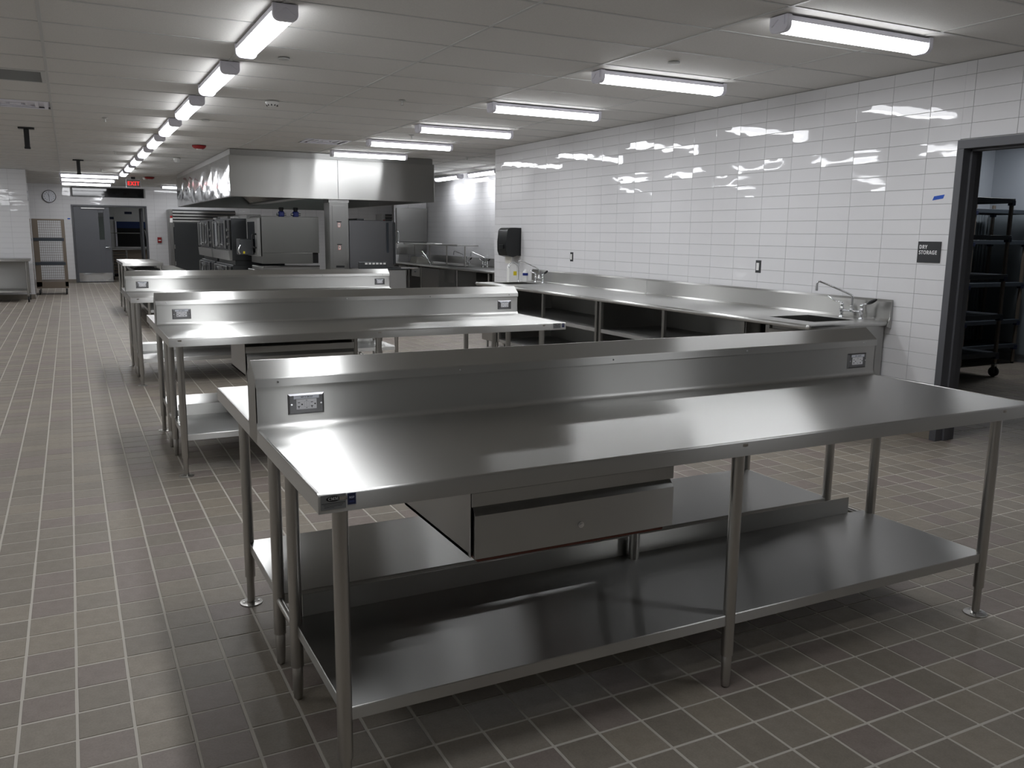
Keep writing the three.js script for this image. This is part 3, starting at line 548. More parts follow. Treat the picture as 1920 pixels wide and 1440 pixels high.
// towel dispenser
{
  const z0 = -11.22, z1 = -10.93, t = thing('towel_dispenser', 'black paper towel dispenser on the tiled wall above the hand sink', 'dispenser', [XR, 1.2, -11.08]);
  const P = [[XR - 0.001, 1.205], [XR - 0.001, 1.595], [XR - 0.1, 1.597], ...arc(XR - 0.16, 1.53, 0.065, Math.PI / 2, Math.PI * 0.92, 6), [XR - 0.238, 1.40], [XR - 0.235, 1.27], [XR - 0.21, 1.205], [XR - 0.13, 1.185], [XR - 0.06, 1.205]];
  const body = part(t, 'body', [prism(P, z0, z1, 'z', 'y', 0.8)], M.black);
  part(body, 'lever', [bx(XR - 0.255, XR - 0.232, 1.30, 1.36, z0 + 0.08, z1 - 0.08, 0.006)], M.black);
  part(body, 'badge', bx(XR - 0.2285, XR - 0.2265, 1.47, 1.49, -11.1, -11.05, 0.0005), M.steelPlain);
  part(t, 'paper_towel', [prism([[XR - 0.135, 1.19], [XR - 0.137, 1.12], [XR - 0.133, 1.09], [XR - 0.13, 1.12], [XR - 0.128, 1.19]], z0 + 0.06, z1 - 0.06, 'z', 'y'), prism([[XR - 0.128, 1.19], [XR - 0.122, 1.115], [XR - 0.12, 1.19]], z0 + 0.09, z1 - 0.05, 'z', 'y')], M.paper);
}
// wall plates, sign, tape
function wallOutlet(z, y, label) {
  const t = thing('wall_outlet', label, 'outlet', [XR, y, z]);
  const g = prismPlate(0, 0, 0, 0.073, 0.116); g.rotateY(-Math.PI / 2); g.translate(XR - 0.0005, y, z); part(t, 'cover_plate', g, M.darkSteel);
  part(t, 'receptacle', bx(XR - 0.012, XR - 0.003, y - 0.034, y + 0.034, z - 0.0165, z + 0.0165, 0.001), M.white);
}
wallOutlet(-6.14, 1.232, 'steel wall outlet above the worktop nearer the storage doorway');
wallOutlet(-9.525, 1.228, 'steel wall outlet above the worktop nearer the towel dispenser');
{
  const t = thing('room_sign', 'dark grey square sign lettered DRY STORAGE beside the doorway', 'sign', [XR, 1.33, -4.343]);
  part(t, 'plate', bx(XR - 0.008, XR - 0.0015, 1.329, 1.485, -4.441, -4.247, 0.001), std(0x2b2c2f, 0.5));
  const tex = canvasTex(512, 412, (k, w, h) => { k.fillStyle = '#2b2c2f'; k.fillRect(0, 0, w, h); k.fillStyle = '#e6e6e6'; k.font = 'bold 108px sans-serif'; k.fillText('DRY', 26, 140, 190); k.fillText('STORAGE', 26, 250, 420); });
  const g = new THREE.PlaneGeometry(0.19, 0.152); g.rotateY(-Math.PI / 2); g.translate(XR - 0.0084, 1.407, -4.344); part(t, 'lettering', g, new THREE.MeshPhysicalMaterial({ map: tex, roughness: 0.5 }));
}
{ const g = prism([[-4.36, 1.786], [-4.272, 1.798], [-4.262, 1.826], [-4.348, 1.816]], XR - 0.0012, XR - 0.0004, 'x', 'z'); solo('painters_tape', g, M.tape, 'strip of blue tape on the tiled wall above the dry storage sign', 'tape'); }

// ------------------------------------------------------------------ exhaust hood over the cooking line
const HX0 = 2.245, HX1 = 5.60, HZ0 = -13.9, HZ1 = -21.1, HB = 2.03, HTOP = 2.65;
{
  const t = thing('exhaust_hood', 'large stainless exhaust hood hung from the ceiling over the ovens', 'hood', [(HX0 + HX1) / 2, HB, (HZ0 + HZ1) / 2]);
  const th = 0.004, seam = 3.93;
  part(t, 'front_panel', bx(HX0, seam - 0.003, HB, HTOP, HZ0 - th, HZ0, 0.002, 'x'), M.steel);
  part(t, 'front_panel', bx(seam + 0.003, HX1, HB, HTOP, HZ0 - th, HZ0, 0.002, 'x'), M.steel);
  part(t, 'seam_strip', bx(seam - 0.006, seam + 0.006, HB, HTOP, HZ0 - th - 0.004, HZ0 - th, 0.001, 'y'), M.darkSteel);
  part(t, 'enclosure_strip', [bx(HX0 + 0.02, HX1 - 0.02, HTOP, H, HZ0 - 0.03, HZ0 - 0.026, 0.001), bx(HX0 + 0.02, HX0 + 0.024, HTOP, H, HZ1 + 0.02, HZ0 - 0.03, 0.001, 'z'), bx(HX1 - 0.024, HX1 - 0.02, HTOP, H, HZ1 + 0.02, HZ0 - 0.03, 0.001, 'z')], M.steelDull);
  part(t, 'top_rim', [bx(HX0, HX1, HTOP - 0.004, HTOP, HZ1, HZ0, 0.001)], M.steelDull);
  for (const [a, b] of [[HZ0 - th, -17.5], [-17.506, HZ1]]) { part(t, 'side_panel', bx(HX0, HX0 + th, HB, HTOP - 0.004, b, a, 0.002, 'z'), M.mirrorSteel); part(t, 'side_panel', bx(HX1 - th, HX1, HB, HTOP - 0.004, b, a, 0.002, 'z'), M.steel); }
  part(t, 'rear_panel', bx(HX0 + th, HX1 - th, HB, HTOP - 0.004, HZ1, HZ1 + th, 0.002, 'y'), M.steel);
  part(t, 'lower_lip', [bx(HX0 + th, HX0 + 0.07, HB, HB + 0.003, HZ1 + th, HZ0 - th, 0.0008, 'z'), bx(HX1 - 0.07, HX1 - th, HB, HB + 0.003, HZ1 + th, HZ0 - th, 0.0008, 'z'), bx(HX0 + 0.07, HX1 - 0.07, HB, HB + 0.003, HZ0 - 0.07, HZ0 - th, 0.0008), bx(HX0 + 0.07, HX1 - 0.07, HB, HB + 0.003, HZ1 + th, HZ1 + 0.07, 0.0008)], M.steelDull);
  // filter bank down the middle: a V of baffles
  const xm = (HX0 + HX1) / 2;
  for (let k = 0; k < 12; k++) { const z1 = HZ0 - 0.3 - k * 0.56, z0 = z1 - 0.54; for (const s of [-1, 1]) part(t, 'baffle_filter', prism([[xm + s * 0.12, HB + 0.12], [xm + s * 0.62, HTOP - 0.05], [xm + s * 0.60, HTOP - 0.03], [xm + s * 0.10, HB + 0.14]], z0, z1, 'z', 'y'), M.steelDull); }
  part(t, 'grease_trough', bx(xm - 0.13, xm + 0.13, HB + 0.09, HB + 0.12, HZ1 + 0.1, HZ0 - 0.1, 0.003, 'z'), M.steelDull);
  for (const [x, z] of [[3.35, -15.6], [4.9, -16.2]]) {
    const l = part(t, 'vapor_lamp', [lathe([[0, 0], [0.04, 0.006], [0.06, 0.03], [0.062, 0.06], [0, 0.06]], x, HTOP - 0.07, z, 16)], new THREE.MeshPhysicalMaterial({ name: 'lamp_glass', color: 0xffffff, roughness: 0.4, emissive: new THREE.Color().setRGB(0.85, 1.0, 1.0), emissiveIntensity: 6 }));
    const p = new THREE.PointLight(new THREE.Color().setRGB(0.85, 1.0, 1.0), 0.1); p.castShadow = true; p.position.set(x - (HX0 + HX1) / 2, HTOP - 0.1 - HB, z - (HZ0 + HZ1) / 2); p.name = 'lamp'; t.add(p);
  }
}
// utility column
const arrowTex = canvasTex(96, 160, (k, w, h) => { k.fillStyle = '#d9d4d0'; k.fillRect(0, 0, w, h); k.strokeStyle = '#c0392b'; k.lineWidth = 10; k.strokeRect(5, 5, w - 10, h - 10); k.fillStyle = '#111'; k.fillRect(38, 60, 20, 70); k.beginPath(); k.moveTo(22, 66); k.lineTo(48, 28); k.lineTo(74, 66); k.fill(); });
{
  const X0 = 3.79, X1 = 4.105, Z0 = -13.95, t = thing('utility_column', 'stainless utility column under the hood seam with arrow labels', 'column', [(X0 + X1) / 2, 0, Z0 - 0.15]);
  part(t, 'body', bx(X0, X1, 0.001, HB - 0.004, Z0 - 0.32, Z0, 0.004, 'y'), M.steelDull);
  const pn = part(t, 'front_panel', bx(X0 + 0.045, X1 - 0.045, 0.25, 1.93, Z0, Z0 + 0.008, 0.003, 'y'), M.steelDull);
  for (const y of [1.62, 1.255]) { plate(pn, 'arrow_label', 0.042, 0.07, arrowTex, [3.945, y, Z0 + 0.0085]); part(pn, 'caption_strip', bx(3.905, 3.985, y + 0.045, y + 0.06, Z0 + 0.008, Z0 + 0.0095, 0), M.black); }
  part(pn, 'name_badge', bx(3.88, 4.02, 0.93, 0.965, Z0 + 0.008, Z0 + 0.011, 0.001), M.black);
  part(t, 'collar', bx(X0 - 0.012, X1 + 0.012, HB - 0.05, HB - 0.003, Z0 - 0.33, Z0 + 0.012, 0.003), M.steelDull);
}
// combi oven, near end of the line: opens towards the aisle (-x)
{
  const X0 = 2.77, X1 = 3.70, Z0 = -14.3, Z1 = -15.25, t = thing('combi_oven', 'tall stainless combi oven with bare side panel next to the utility column', 'oven', [(X0 + X1) / 2, 0, (Z0 + Z1) / 2]);
  part(t, 'upper_body', [bx(X0, X1, 1.16, 1.745, Z1, Z0, 0.006, 'y'), bx(X0, X1 - 0.11, 0.985, 1.16, Z1, Z0, 0.004, 'y')], M.ovenSteel);
  part(t, 'notch_shade', bx(X1 - 0.109, X1 - 0.01, 0.99, 1.158, Z1 + 0.02, Z0 - 0.03, 0.004), M.blackMatte);  // black block stands in for the shade inside the open notch
  part(t, 'trim_strip', [bx(X0, X1, 0.935, 0.955, Z1, Z0 + 0.012, 0.004)], M.chrome);
  part(t, 'lower_body', [bx(X0, X1, 0.16, 0.93, Z1, Z0, 0.006, 'y')], M.steelDull);
  for (const x of [X0 + 0.08, X1 - 0.08]) for (const z of [Z0 - 0.08, Z1 + 0.08]) part(t, 'foot', lathe([[0, 0], [0.028, 0], [0.03, 0.01], [0.022, 0.02], [0.022, 0.16], [0, 0.16]], x, 0.001, z, 14), M.darkSteel);
  for (const [y0, y1] of [[1.10, 1.72], [0.30, 0.88]]) {
    const d = part(t, 'door', [bx(X0 - 0.07, X0 - 0.012, y0, y1, Z1 + 0.02, Z0 - 0.02, 0.006, 'y')], M.steelDull);
    part(d, 'window', bx(X0 - 0.074, X0 - 0.069, y0 + 0.06, y1 - 0.06, Z1 + 0.12, Z0 - 0.2, 0.002), M.glassDark);
    part(d, 'handle', [tube([[X0 - 0.07, y0 + 0.14, Z0 - 0.1], [X0 - 0.13, y0 + 0.16, Z0 - 0.1], [X0 - 0.13, y0 + 0.34, Z0 - 0.1], [X0 - 0.07, y0 + 0.36, Z0 - 0.1]], 0.014, 24, 10)], M.black);
  }
  const c = part(t, 'control_box', bx(X0 - 0.30, X0 - 0.08, 1.12, 1.38, Z0 - 0.62, Z0 - 0.30, 0.008, 'y'), M.darkSteel);
  part(c, 'hand_sprayer', tube([[X0 - 0.3, 1.14, Z0 - 0.28], [X0 - 0.33, 1.2, Z0 - 0.27], [X0 - 0.29, 1.28, Z0 - 0.28]], 0.012, 16, 8), M.chrome);
  part(c, 'sticker', bx(X0 - 0.25, X0 - 0.22, 1.14, 1.18, Z0 - 0.2995, Z0 - 0.2985, 0), M.yellow);
}
// gas valves on top of the combi oven
[[3.19], [3.43]].forEach(([x], i) => {
  const t = thing('gas_valve', i ? 'blue gas valve on the oven top nearer the utility column' : 'blue gas valve on the oven top nearer the aisle', 'valve', [x, 1.746, -14.75], 'blue gas valves on the combi oven');
  part(t, 'body', [bx(x - 0.045, x + 0.045, 1.747, 1.84, -14.79, -14.71, 0.012)], M.blue);
  part(t, 'bonnet', [cyl(0.035, 0.03, x, 1.84, -14.75), cyl(0.045, 0.035, x, 1.868, -14.75, 'y', 0.04)], M.black);
  part(t, 'union', [cyl(0.022, 0.16, x, 1.79, -14.75, 'x')], M.steelPlain);
});
// convection ovens, double stacked, doors towards the aisle
function convection(z1, z0, label) {
  const X0 = 2.50, X1 = 3.45, t = thing('convection_oven', label, 'oven', [(X0 + X1) / 2, 0, (z0 + z1) / 2], 'double stacked convection ovens'), w = (z1 - z0);
  for (const [b, top] of [[1.0, 1.72], [0.2, 0.92]]) {
    part(t, 'body', bx(X0, X1, b, top, z0 + 0.01, z1 - 0.01, 0.006, 'y'), M.darkSteel);
    for (let k = 0; k < 2; k++) {
      const a = z0 + 0.05 + k * (w - 0.4) / 2, e = a + (w - 0.4) / 2 - 0.02;
      const d = part(t, 'door', bx(X0 - 0.05, X0 - 0.002, b + 0.19, top - 0.03, a, e, 0.005, 'y'), M.darkSteel);
      for (const q of [a + 0.006, e - 0.022, a + 0.1, e - 0.11]) part(d, 'door_trim', bx(X0 - 0.057, X0 - 0.05, b + 0.2, top - 0.04, q, q + 0.016, 0.002, 'y'), M.steelPlain);
      part(d, 'window', bx(X0 - 0.054, X0 - 0.049, b + 0.25, top - 0.08, a + 0.12, e - 0.12, 0.003), M.glassDark);
      part(d, 'handle', [bx(X0 - 0.105, X0 - 0.075, b + 0.22, top - 0.06, k ? a + 0.03 : e - 0.07, k ? a + 0.07 : e - 0.03, 0.006, 'y'), bx(X0 - 0.08, X0 - 0.045, b + 0.24, b + 0.28, k ? a + 0.035 : e - 0.065, k ? a + 0.065 : e - 0.035, 0.003), bx(X0 - 0.08, X0 - 0.045, top - 0.12, top - 0.08, k ? a + 0.035 : e - 0.065, k ? a + 0.065 : e - 0.035, 0.003)], M.chrome);
    }
    const pnl = part(t, 'control_panel', bx(X0 - 0.03, X0 - 0.001, b + 0.18, top - 0.03, z1 - 0.30, z1 - 0.05, 0.004, 'y'), M.black);
    for (let k = 0; k < 3; k++) part(pnl, 'knob', cyl(0.026, 0.03, X0 - 0.045, b + 0.28 + k * 0.12, z1 - 0.17, 'x', 0.026, 14), M.steelPlain);
    part(t, 'kick_panel', prism([[X0 - 0.045, b], [X0 - 0.002, b], [X0 - 0.002, b + 0.165], [X0 - 0.06, b + 0.165]], z0 + 0.02, z1 - 0.02, 'z', 'z'), M.steelPlain);
  }
  for (const x of [X0 + 0.08, X1 - 0.08]) for (const z of [z0 + 0.1, z1 - 0.1]) part(t, 'foot', lathe([[0, 0], [0.03, 0], [0.03, 0.015], [0.022, 0.025], [0.022, 0.2], [0, 0.2]], x, 0.001, z, 12), M.darkSteel);
  part(t, 'spacer', bx(X0 + 0.05, X1 - 0.05, 0.92, 1.0, z0 + 0.05, z1 - 0.05, 0.002), M.darkSteel);
  part(t, 'flue', [bx(X0 + 0.35, X0 + 0.6, 1.72, 1.80, z0 + 0.1, z1 - 0.5, 0.006), bx(X0 + 0.1, X0 + 0.18, 1.72, 1.76, z1 - 0.7, z1 - 0.3, 0.004)], M.steelPlain);
}
convection(-15.52, -17.45, 'dark double stacked convection oven beside the combi oven');
convection(-17.6, -19.5, 'dark double stacked convection oven at the far end of the line');
// far side of the line
{
  const X0 = 4.31, X1 = 5.10, Z0 = -14.62, Z1 = -15.5, t = thing('steamer_cabinet', 'tall dark steel cabinet oven behind the low range', 'oven', [(X0 + X1) / 2, 0, (Z0 + Z1) / 2]);
  part(t, 'body', [bx(X0, X1, 0.20, 1.715, Z1, Z0, 0.006, 'y')], M.plateSteel);
  const d = part(t, 'door', bx(X1 + 0.004, X1 + 0.06, 0.95, 1.69, Z1 + 0.02, Z0 - 0.02, 0.006, 'y'), M.darkSteel);
  part(d, 'handle', [tube([[X1 + 0.06, 1.32, Z0 - 0.06], [X1 + 0.12, 1.34, Z0 - 0.06], [X1 + 0.12, 1.52, Z0 - 0.06], [X1 + 0.06, 1.54, Z0 - 0.06]], 0.013, 20, 8)], M.chrome);
  part(t, 'gauge_strip', bx(X1 - 0.12, X1 - 0.075, 1.16, 1.68, Z0, Z0 + 0.006, 0.002), M.rackShelf);
  part(t, 'data_plate', bx(X1 - 0.20, X1 - 0.12, 0.96, 1.0, Z0, Z0 + 0.003, 0.001), M.steelPlain);
  part(t, 'top_flue', bx(X0 + 0.17, X0 + 0.3, 1.715, 1.745, Z1 + 0.1, Z0 - 0.1, 0.004), M.darkSteel);
  for (const x of [X0 + 0.08, X1 - 0.08]) for (const z of [Z0 - 0.08, Z1 + 0.08]) part(t, 'foot', cyl(0.025, 0.2, x, 0.001, z), M.darkSteel);
}
{
  const X0 = 4.25, X1 = 4.98, Z0 = -13.62, Z1 = -14.5, t = thing('range', 'low steel range with a row of small white labels on its control panel', 'range', [(X0 + X1) / 2, 0, (Z0 + Z1) / 2]);
  part(t, 'body', bx(X0, X1, 0.14, 0.90, Z1, Z0, 0.005, 'y'), M.steelPlain);
  part(t, 'cooktop', bx(X0 + 0.4, X1 + 0.06, 0.90, 0.925, Z1, Z0 + 0.02, 0.004), M.darkSteel);
  for (let k = 0; k < 3; k++) part(t, 'grate', bx(X0 + 0.44 + k * 0.1, X0 + 0.52 + k * 0.1, 0.925, 0.935, Z1 + 0.1, Z0 - 0.1, 0.003), M.blackMatte);
  const c = part(t, 'control_panel', bx(X0 - 0.08, X0 + 0.40, 0.90, 1.03, Z0 - 0.04, Z0, 0.004), M.darkSteel);
  for (let k = 0; k < 6; k++) part(c, 'white_label', bx(X0 + 0.02 + k * 0.062, X0 + 0.062 + k * 0.062, 0.992, 1.018, Z0, Z0 + 0.002, 0), M.white);
  part(t, 'front_rail', [cyl(0.016, 0.30, X1 + 0.05, 0.93, Z0 + 0.0, 'x')], M.chrome);
  for (const x of [X0 + 0.06, X1 - 0.06]) for (const z of [Z0 - 0.06, Z1 + 0.06]) part(t, 'foot', cyl(0.022, 0.14, x, 0.001, z), M.darkSteel);
}

// ------------------------------------------------------------------ sink counter in the alcove
{
  const F = 6.45, B = XA - 0.006, z0 = -18.66, z1 = -11.9, T = 0.862, t = thing('sink_counter', 'long stainless sink counter along the alcove wall', 'counter', [(F + B) / 2, 0, (z0 + z1) / 2]);
  const holes = [[6.62, 7.08, -16.75, -16.2], [6.62, 7.08, -15.95, -15.4]];
  const top = part(t, 'top_sheet', [bx(F + 0.018, holes[0][0], T - 0.003, T, z0, z1, 0, 'z'), bx(holes[0][1], B, T - 0.003, T, z0, z1, 0, 'z'), bx(6.62, 7.08, T - 0.003, T, z0, -16.75, 0, 'z'), bx(6.62, 7.08, T - 0.003, T, -16.2, -15.95, 0, 'z'), bx(6.62, 7.08, T - 0.003, T, -15.4, z1, 0, 'z')], M.steel);
  part(t, 'rolled_edge', prism(rollFront(F, T), z0, z1, 'z', 'z'), M.steel);
  part(t, 'backsplash', prism([[B - 0.02, T], [B - 0.004, T + 0.02], [B - 0.004, 1.02], [B, 1.03], [B, T]], z0, z1, 'z', 'z'), M.steelDull);
  for (const h of holes) part(top, 'sink_basin', basin(h[0], h[1], h[2], h[3], T, 0.3), M.steelDull);
  for (const [a, b] of [[-18.25, -17.75], [-17.45, -16.95]]) { const d = part(t, 'drawer', [bx(F + 0.05, F + 0.6, 0.60, 0.8, a, b, 0.003, 'z')], M.steelPlain); part(d, 'pull', bx(F + 0.035, F + 0.05, 0.69, 0.715, (a + b) / 2 - 0.06, (a + b) / 2 + 0.06, 0.003, 'z'), M.chrome); }
  part(t, 'end_cabinet', bx(F + 0.05, B - 0.02, 0.12, 0.81, -16.85, -15.9, 0.004, 'y'), M.steelDull);
  for (const z of [-18.55, -17.6, -16.88, -15.0, -13.6, -12.1]) { for (const x of [F + 0.05, B - 0.08]) part(t, 'leg', cyl(0.0205, T - 0.04, x, 0.001, z, 'y', 0.0205, 14), M.tubeSteel); }
  part(t, 'undershelf', [bx(F + 0.05, B - 0.05, 0.257, 0.26, -15.85, z1 + 0.1, 0.001, 'z'), bx(F + 0.05, F + 0.053, 0.22, 0.26, -15.85, z1 + 0.1, 0.001, 'z')], M.steelDull);
  part(t, 'rear_panel', bx(B - 0.05, B - 0.045, 0.12, 0.83, -15.85, z1, 0.001, 'z'), M.steelDull);
}
{
  const t = thing('overshelf', 'stainless shelf on thin posts over the alcove sink counter', 'shelf', [6.95, 0.863, -17.1]);
  part(t, 'shelf_board', [bx(6.72, 7.18, 1.262, 1.285, -18.55, -15.5, 0.004, 'z')], M.steelDull);
  for (const z of [-15.62, -16.55, -17.5, -18.4]) part(t, 'post', [cyl(0.014, 0.402, 6.94, 0.8635, z, 'y', 0.014, 12), cyl(0.03, 0.006, 6.94, 0.863, z)], M.tubeSteel);
  solo('cutting_board', bx(6.74, 6.9, 1.2855, 1.30, -17.2, -16.7, 0.003, 'z'), M.white, 'white board lying on the overshelf', 'board');
}
bridgeFaucet('chrome faucet on the alcove counter between the two sinks', 7.18, -16.05, 0.863);
bridgeFaucet('chrome faucet on the alcove counter past the overshelf', 7.18, -15.2, 0.863);
{ const t = thing('spray_faucet', 'leaning chrome spray faucet on the alcove counter by the folded towels', 'faucet', [6.7, 0.863, -16.85]);
  part(t, 'riser', tube([[6.72, 0.864, -16.9], [6.66, 1.0, -16.95], [6.58, 1.12, -17.0], [6.56, 1.13, -17.03]], 0.013, 24, 10), M.chrome); part(t, 'base', [lathe([[0.03, 0], [0.03, 0.01], [0.016, 0.02], [0.016, 0.05]], 6.72, 0.863, -16.9, 14), cyl(0.01, 0.12, 6.74, 0.9, -16.86, 'z')], M.chrome); }
{ const g = new THREE.BoxGeometry(0.30, 0.13, 0.42, 6, 3, 6); const p = g.attributes.position; for (let i = 0; i < p.count; i++) { const y = p.getY(i); p.setX(i, p.getX(i) * (1 - (y + 0.065) * 1.6)); p.setZ(i, p.getZ(i) * (1 - (y + 0.065) * 1.2)); p.setY(i, y + (y > 0.05 ? Math.sin(p.getX(i) * 31 + p.getZ(i) * 17) * 0.008 : 0)); } g.computeVertexNormals(); g.translate(6.85, 0.9285, -17.9);
  solo('towel_bundle', uvify(g), M.paper, 'white folded towel bundle on the alcove counter', 'towel'); }
{ const t = thing('splash_panel', 'plain stainless panel on the alcove end wall', 'panel', [7.0, 1.3, -18.68]);
  part(t, 'sheet', bx(6.60, 7.335, 1.31, 2.06, -18.66, -18.645, 0.003, 'y'), M.steelDull); part(t, 'lower_sheet', bx(6.60, 7.335, 1.03, 1.30, -18.69, -18.68, 0.002, 'x'), M.steelDull); part(t, 'spacer', bx(6.64, 7.30, 1.34, 2.03, -18.69, -18.66, 0.001), M.darkSteel); }

// ------------------------------------------------------------------ far end of the room
function reachIn(x0, x1, z, label, pulls) {
  const t = thing('reach_in_refrigerator', label, 'refrigerator', [(x0 + x1) / 2, 0, z - 0.35]);
  part(t, 'cabinet', bx(x0, x1, 0.14, 2.10, z - 0.66, z - 0.03, 0.006, 'y'), M.steelDull);
  part(t, 'header', bx(x0 + 0.1, x1, 1.74, 2.095, z - 0.03, z - 0.02, 0.002), M.darkSteel);
  for (let k = 0; k < 4; k++) part(t, 'louver', prism([[z - 0.022, 1.75 + k * 0.085], [z + 0.03, 1.75 + k * 0.085], [z + 0.03, 1.775 + k * 0.085], [z - 0.015, 1.805 + k * 0.085]], x0 + 0.1, x1, 'x', 'x', 0.99), M.steelDull);
  part(t, 'stile', [bx(x0, x0 + 0.1, 0.14, 2.10, z - 0.03, z, 0.003, 'y')], M.steelDull);
  part(t, 'display', [bx(x0 + 0.03, x0 + 0.09, 1.86, 1.92, z, z + 0.004, 0.001)], M.red); part(t, 'notice', bx(x0 + 0.02, x0 + 0.095, 1.73, 1.85, z, z + 0.002, 0), M.white);
  const xm = (x0 + 0.1 + x1) / 2;
  for (const [a, b, h] of [[x0 + 0.105, xm - 0.004, 1], [xm + 0.004, x1, -1]]) {
    const d = part(t, 'door', bx(a, b, 0.16, 1.73, z - 0.028, z + 0.02, 0.006, 'y'), M.darkSteel);
    if (pulls) part(d, 'handle', [bx(h > 0 ? b - 0.22 : a + 0.02, h > 0 ? b - 0.02 : a + 0.22, 0.985, 1.005, z + 0.04, z + 0.06, 0.004), bx(h > 0 ? b - 0.06 : a + 0.02, h > 0 ? b - 0.02 : a + 0.06, 0.985, 1.005, z + 0.02, z + 0.045, 0.002)], M.chrome);
    for (const y of [0.5, 0.98, 1.6]) part(d, 'hinge', bx(h > 0 ? a - 0.005 : b - 0.02, h > 0 ? a + 0.02 : b + 0.005, y, y + 0.12, z + 0.02, z + 0.035, 0.003), M.steelPlain);
  }
  for (const x of [x0 + 0.1, x1 - 0.1]) for (const zz of [z - 0.1, z - 0.56]) part(t, 'foot', cyl(0.03, 0.139, x, 0.001, zz), M.darkSteel);
}
reachIn(2.6, 4.45, -26.8, 'wide dark reach-in refrigerator with louvered top beside the double doors', true);
reachIn(9.0, 10.2, -26.8, 'dark reach-in refrigerator with louvered top seen past the cooking line', true);
// double doors: frame, one leaf shut, the other folded back
structure('trim_2', [bx(BD0 - 0.05, BD0, 0, 2.14, ZB - 0.18, ZB + 0.015, 0.003, 'y'), bx(BD1, BD1 + 0.05, 0, 2.14, ZB - 0.18, ZB + 0.015, 0.003, 'y'), bx(BD0 - 0.05, BD1 + 0.05, 2.14, 2.19, ZB - 0.18, ZB + 0.015, 0.003)], M.frame, 'grey steel frame of the double doors');
{
  const d = structure('door_1', [bx(BD0 + 0.004, 0.78, 0.012, 2.13, ZB - 0.05, ZB - 0.006, 0.002, 'y'), bx(0.915, 1.075, 0.012, 2.13, ZB - 0.05, ZB - 0.006, 0.002, 'y'), bx(0.78, 0.915, 0.012, 1.22, ZB - 0.05, ZB - 0.006, 0.002, 'y'), bx(0.78, 0.915, 1.98, 2.13, ZB - 0.05, ZB - 0.006, 0.002, 'y')], M.door, 'shut grey leaf of the double doors with a narrow window');
  part(d, 'window_pane', bx(0.782, 0.913, 1.222, 1.978, ZB - 0.03, ZB - 0.026, 0), M.glass);
  part(d, 'window_blind', bx(0.785, 0.91, 1.86, 1.975, ZB - 0.024, ZB - 0.02, 0), M.black);
  part(d, 'kick_plate', bx(0.19, 1.06, 0.03, 0.275, ZB - 0.006, ZB - 0.003, 0.001), M.mirrorSteel, 'polished steel kick plate');
  part(d, 'lever_handle', [cyl(0.028, 0.012, 1.02, 1.0, ZB, 'z'), tube([[1.02, 1.0, ZB], [1.02, 1.0, ZB + 0.05], [1.0, 1.0, ZB + 0.055], [0.92, 1.0, ZB + 0.055]], 0.011, 16, 8)], M.chrome);
  part(d, 'closer', bx(0.35, 0.95, 2.075, 2.115, ZB - 0.006, ZB + 0.05, 0.004), M.steelPlain);
  const e = structure('door_2', [bx(BD1 - 0.09, BD1 - 0.045, 0.012, 2.13, ZB - 1.08, ZB - 0.19, 0.002, 'y')], M.door, 'grey leaf of the double doors standing open');
  part(e, 'lever_handle', [cyl(0.028, 0.012, BD1 - 0.096, 1.0, ZB - 1.0, 'x'), cyl(0.011, 0.12, BD1 - 0.13, 1.0, ZB - 0.95, 'z')], M.chrome);
}
{ // transom
  const w = structure('window_1', [bx(0.15, 2.02, 2.655, 2.68, ZB - 0.08, ZB + 0.012, 0.002), bx(0.15, 2.02, 2.41, 2.43, ZB - 0.08, ZB + 0.012, 0.002), bx(0.15, 0.17, 2.43, 2.655, ZB - 0.08, ZB + 0.012, 0.002), bx(2.0, 2.02, 2.43, 2.655, ZB - 0.08, ZB + 0.012, 0.002)], M.black, 'dark transom window above the double doors');
  part(w, 'pane', bx(0.17, 2.0, 2.43, 2.655, ZB - 0.03, ZB - 0.006, 0), M.glassDark);
}
{ // wall clock
  const t = thing('wall_clock', 'round white wall clock with dark rim', 'clock', [-0.418, 2.395, ZB]);
  const ring = (r, h, m, n, p) => { const g = cyl(r, h, -0.418, 2.395, ZB + h / 2 + 0.002, 'z', r, 32); return part(p ?? t, n, g, m); };
  ring(0.172, 0.035, M.black, 'rim');
  const dial = canvasTex(256, 256, (k, w) => { k.fillStyle = '#d9dbe2'; k.fillRect(0, 0, w, w); k.fillStyle = '#222'; k.font = 'bold 26px sans-serif'; k.textAlign = 'center'; for (let i = 1; i <= 12; i++) k.fillText(String(i), 128 + Math.sin(i * Math.PI / 6) * 98, 137 - Math.cos(i * Math.PI / 6) * 98); });
  const g = new THREE.CircleGeometry(0.155, 32); g.translate(-0.418, 2.395, ZB + 0.0385); const dm = part(t, 'dial', g, new THREE.MeshPhysicalMaterial({ map: dial, roughness: 0.5 }));
  part(dm, 'hand', [bx(-0.422, -0.414, 2.27, 2.405, ZB + 0.04, ZB + 0.042, 0)], M.black); const hh = bx(-0.006, 0.006, -0.01, 0.085, 0, 0.002, 0); hh.rotateZ(0.25); hh.translate(-0.418, 2.395, ZB + 0.0425); part(dm, 'hand', hh, M.black);
}
